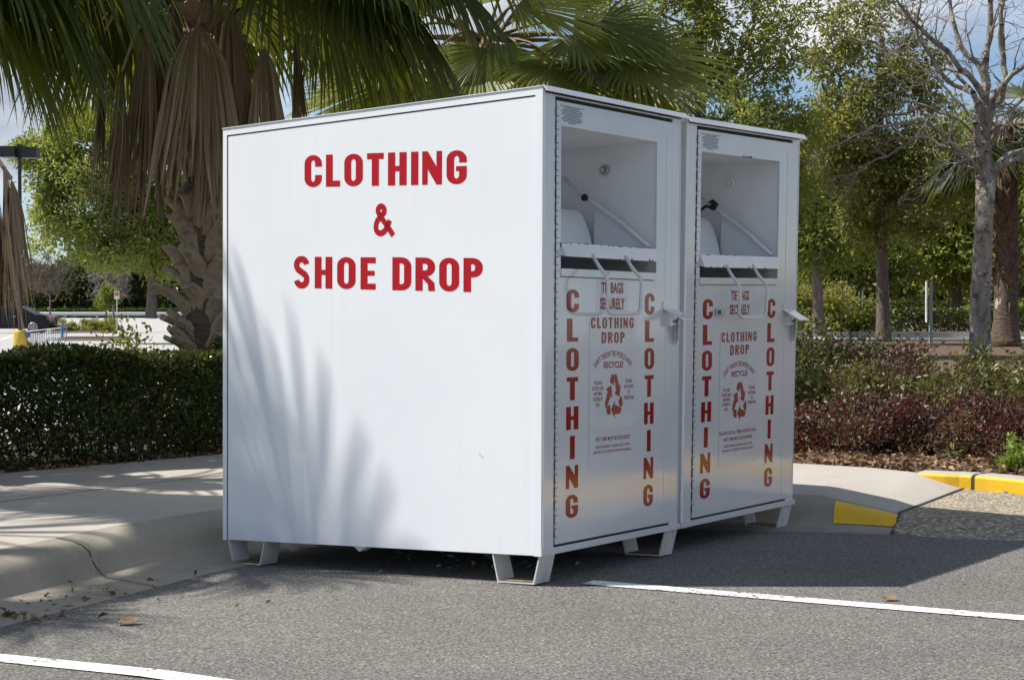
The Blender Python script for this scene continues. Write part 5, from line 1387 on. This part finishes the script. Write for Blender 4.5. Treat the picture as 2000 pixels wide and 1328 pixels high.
# lamp post with its yellow concrete foot
p = on(40, 685, 0.0)
root = empty('lamp_post', (p[0], p[1], 0), 'tall black twin-head lamp post on a yellow concrete base', 'lamp post')
m = MB(); m.lathe([(.195, 0), (.205, .03), (.20, .50), (.19, .56), (.17, .575)], (p[0], p[1], 0), 28); m.build('base', M['yellowpaint'], root, True)
m = MB(); m.tube([(p[0], p[1], .575), (p[0], p[1], 5.45)], [.065, .05], 12); m.build('pole', M['black'], root)
for sx, dy in ((-1, -.12), (1, .12)):
    m = MB(); m.box(p[0] + sx * .27 - .21, p[0] + sx * .27 + .21, p[1] - .2 + dy, p[1] + .2 + dy, 5.38, 5.68); m.build('lamp_head', M['black'], root)
m = MB(); m.box(p[0] - .07, p[0] + .07, p[1] - .06, p[1] + .06, 5.45, 5.76); m.build('bracket', M['black'], root)
# shopping cart
c = at(92, 690, 46.5); c[2] = 0.0
root = empty('shopping_cart', c, 'wire shopping cart with a blue handle beside the yellow lamp base', 'shopping cart')
X0, X1 = at(56, 660, 46.5)[0], at(126, 660, 46.5)[0]; yv = 46.5; hw0, hw1 = .20, .29
m = MB()
zt0, zt1, zb0, zb1 = .56, .66, .18, .42
def cp(u, v, w):  # u along, v across (-1,1), w up
    hw = hw0 + (hw1 - hw0) * u; return V(X0 + (X1 - X0) * u, yv + v * hw * (.8 + .2 * w), (zb0 + (zb1 - zb0) * u) * (1 - w) + (zt0 + (zt1 - zt0) * u) * w)
for v in (-1, 1):
    for w in np.linspace(0, 1, 8): m.tube([cp(0, v, w), cp(1, v, w)], [.0045 if 0 < w < 1 else .010] * 2, 4)
    for u in np.linspace(0, 1, 17): m.tube([cp(u, v, 0), cp(u, v, 1)], [.0040] * 2, 4)
for u in (0, 1):
    for w in np.linspace(0, 1, 7): m.tube([cp(u, -1, w), cp(u, 1, w)], [.004] * 2, 4)
for u in np.linspace(0, 1, 12): m.tube([cp(u, -1, 0), cp(u, 1, 0)], [.004] * 2, 4)
m.build('basket', M['wire'], root)
m = MB()
for v in (-1, 1):
    m.tube([cp(1, v, .9), V(X1 - .02, yv + v * .26, .36), V(X1 - .10, yv + v * .25, .13), V(X0 + .02, yv + v * .20, .13)], [.012] * 4, 6)
m.build('chassis', M['wire'], root)
m = MB(); m.tube([V(X1 + .035, yv - .30, .40), V(X1 + .01, yv - .30, .70)], [.022, .026], 8); m.tube([V(X1 + .02, yv - .30, .69), V(X1 + .02, yv + .30, .69)], [.02, .02], 8); m.build('handle', M['blue'], root)
m = MB(); m.box(X0 - .03, X0 - .01, yv - .19, yv + .19, .40, .56); m.build('corner_guard', M['blue'], root)
for (x, v) in ((X0 + .05, -1), (X0 + .05, 1), (X1 - .1, -1), (X1 - .1, 1)):
    m = MB(); m.lathe([(.02, -.015), (.06, -.012), (.06, .012), (.02, .015)], (x, yv + v * .22, .061), 12, axis='y'); m.build('wheel', M['tyre'], root)
# islands with shrubs
for i, (xa, xb, y, Yd) in enumerate([(100, 200, 648, 92), (92, 225, 666, 66)]):
    a, b = at(xa, y, Yd)[0], at(xb, y, Yd)[0]
    m = MB(); m.box(a, b, Yd, Yd + 3.2, 0, .10, 0); o = m.build('traffic_island', [M['walk']]); tag(o, ['concrete kerbed island under the far shrubs', 'nearer kerbed mulch island in front of the parking row'][i], 'traffic island')
    m = MB(); m.box(a + .15, b - .15, Yd + .15, Yd + 3.05, .1, .14); m.build('mulch_fill', M['mulch'], o); 
for i, (px, Y, rx, h, lb) in enumerate([(129, 93, .75, .55, 'low green shrub right behind the black car'), (182, 93.5, .75, .62, 'rounded shrub on the island, left of the sign'), (213, 93.5, .80, .62, 'rounded shrub on the island below the sign')]):
    q = at(px, 640, Y); shrub(lb, 'shrub', 'shrub', (q[0], q[1], .12), rx, .7, h, 2600, .12, .06, M['olive'], 950 + i, stems=10, tintm=.6)
# sign in the car park
def small_sign(px, ytop, ybase, Y, zb, label, w=.42, hgt=.55):
    q = at(px, ybase, Y); zt = at(px, ytop, Y)[2]; root = empty('sign', (q[0], Y, zb), label, 'sign')
    m = MB(); m.tube([(q[0], Y, zb), (q[0], Y, zt)], [.03, .03], 8); m.build('post', M['galv'], root)
    m = MB(); m.box(q[0] - w / 2, q[0] + w / 2, Y - .05, Y - .03, zt - hgt, zt); pl = m.build('panel', M['white'], root)
    m = MB(); m.box(q[0] - w * .42, q[0] + w * .42, Y - .054, Y - .0505, zt - hgt * .62, zt - hgt * .10); m.build('red_field', M['orange'], pl)
small_sign(228.5, 569, 622, 90, .1, 'small red and white sign on a thin post in the car park', .26, .40)
small_sign(1685, 549, 622, 60, .57, 'small red and white sign under the oaks beyond the road', .17, .29)
# grey post with plates
q = at(1815, 668, 33.0); root = empty('sign_post', (q[0], 33.0, q[2]), 'grey steel sign post seen from the side, by the road', 'sign post')
zt = at(1815, 549, 33)[2]; zb = at(1815, 672, 33)[2]
m = MB(); m.box(q[0] - .003, q[0] + .058, 32.97, 33.03, zb - .1, zt); m.build('post', M['greypost'], root)
m = MB(); m.add([(q[0] - .045, 32.95, zt - .78), (q[0] - .012, 33.25, zt - .78), (q[0] - .012, 33.25, zt), (q[0] - .045, 32.95, zt), (q[0] - .06, 32.95, zt - .78), (q[0] - .02, 33.25, zt - .78), (q[0] - .02, 33.25, zt), (q[0] - .06, 32.95, zt)], [(0, 1, 2, 3), (7, 6, 5, 4), (0, 3, 7, 4), (1, 5, 6, 2)]); m.build('panel', M['white'], root)
m = MB(); m.box(q[0] - .045, q[0] + .02, 32.97, 33.03, zt - .012, zt + .012); m.build('bracket', M['greypost'], root)
# yellow box by the road
q = at(1893, 621, 50); root = empty('utility_box', (q[0], 50, .57), 'small yellow utility post beyond the road, left of the bare trunk', 'utility post')
m = MB(); m.box(q[0] - .05, q[0] + .05, 49.95, 50.05, .57, .86); m.build('stem', M['greypost'], root); m = MB(); m.box(q[0] - .07, q[0] + .07, 49.93, 50.07, .86, 1.10); m.build('cap', M['yellowpaint'], root)
# guard rail
gx0, gx1 = at(66, 615, 200)[0], at(330, 615, 200)[0]
root = empty('guard_rail', ((gx0 + gx1) / 2, 200, .5), 'galvanised guard rail in front of the far woods', 'guard rail')
m = MB(); pr = [(0, -.15), (-.06, -.10), (0, -.04), (0, .04), (-.06, .10), (0, .15)]
vs = [(gx0, 200 + a, .98 + b * 1.3) for a, b in pr] + [(gx1 + 6, 200 + a, .98 + b * 1.3) for a, b in pr]; m.add(vs, [(i, i + 1, i + 7, i + 6) for i in range(5)]); m.build('rail', M['galv'], root)
x = gx0
while x < gx1 + 6:
    m = MB(); m.box(x - .08, x + .08, 200.02, 200.2, .45, 1.15); m.build('post', M['greypost'], root); x += 3.6
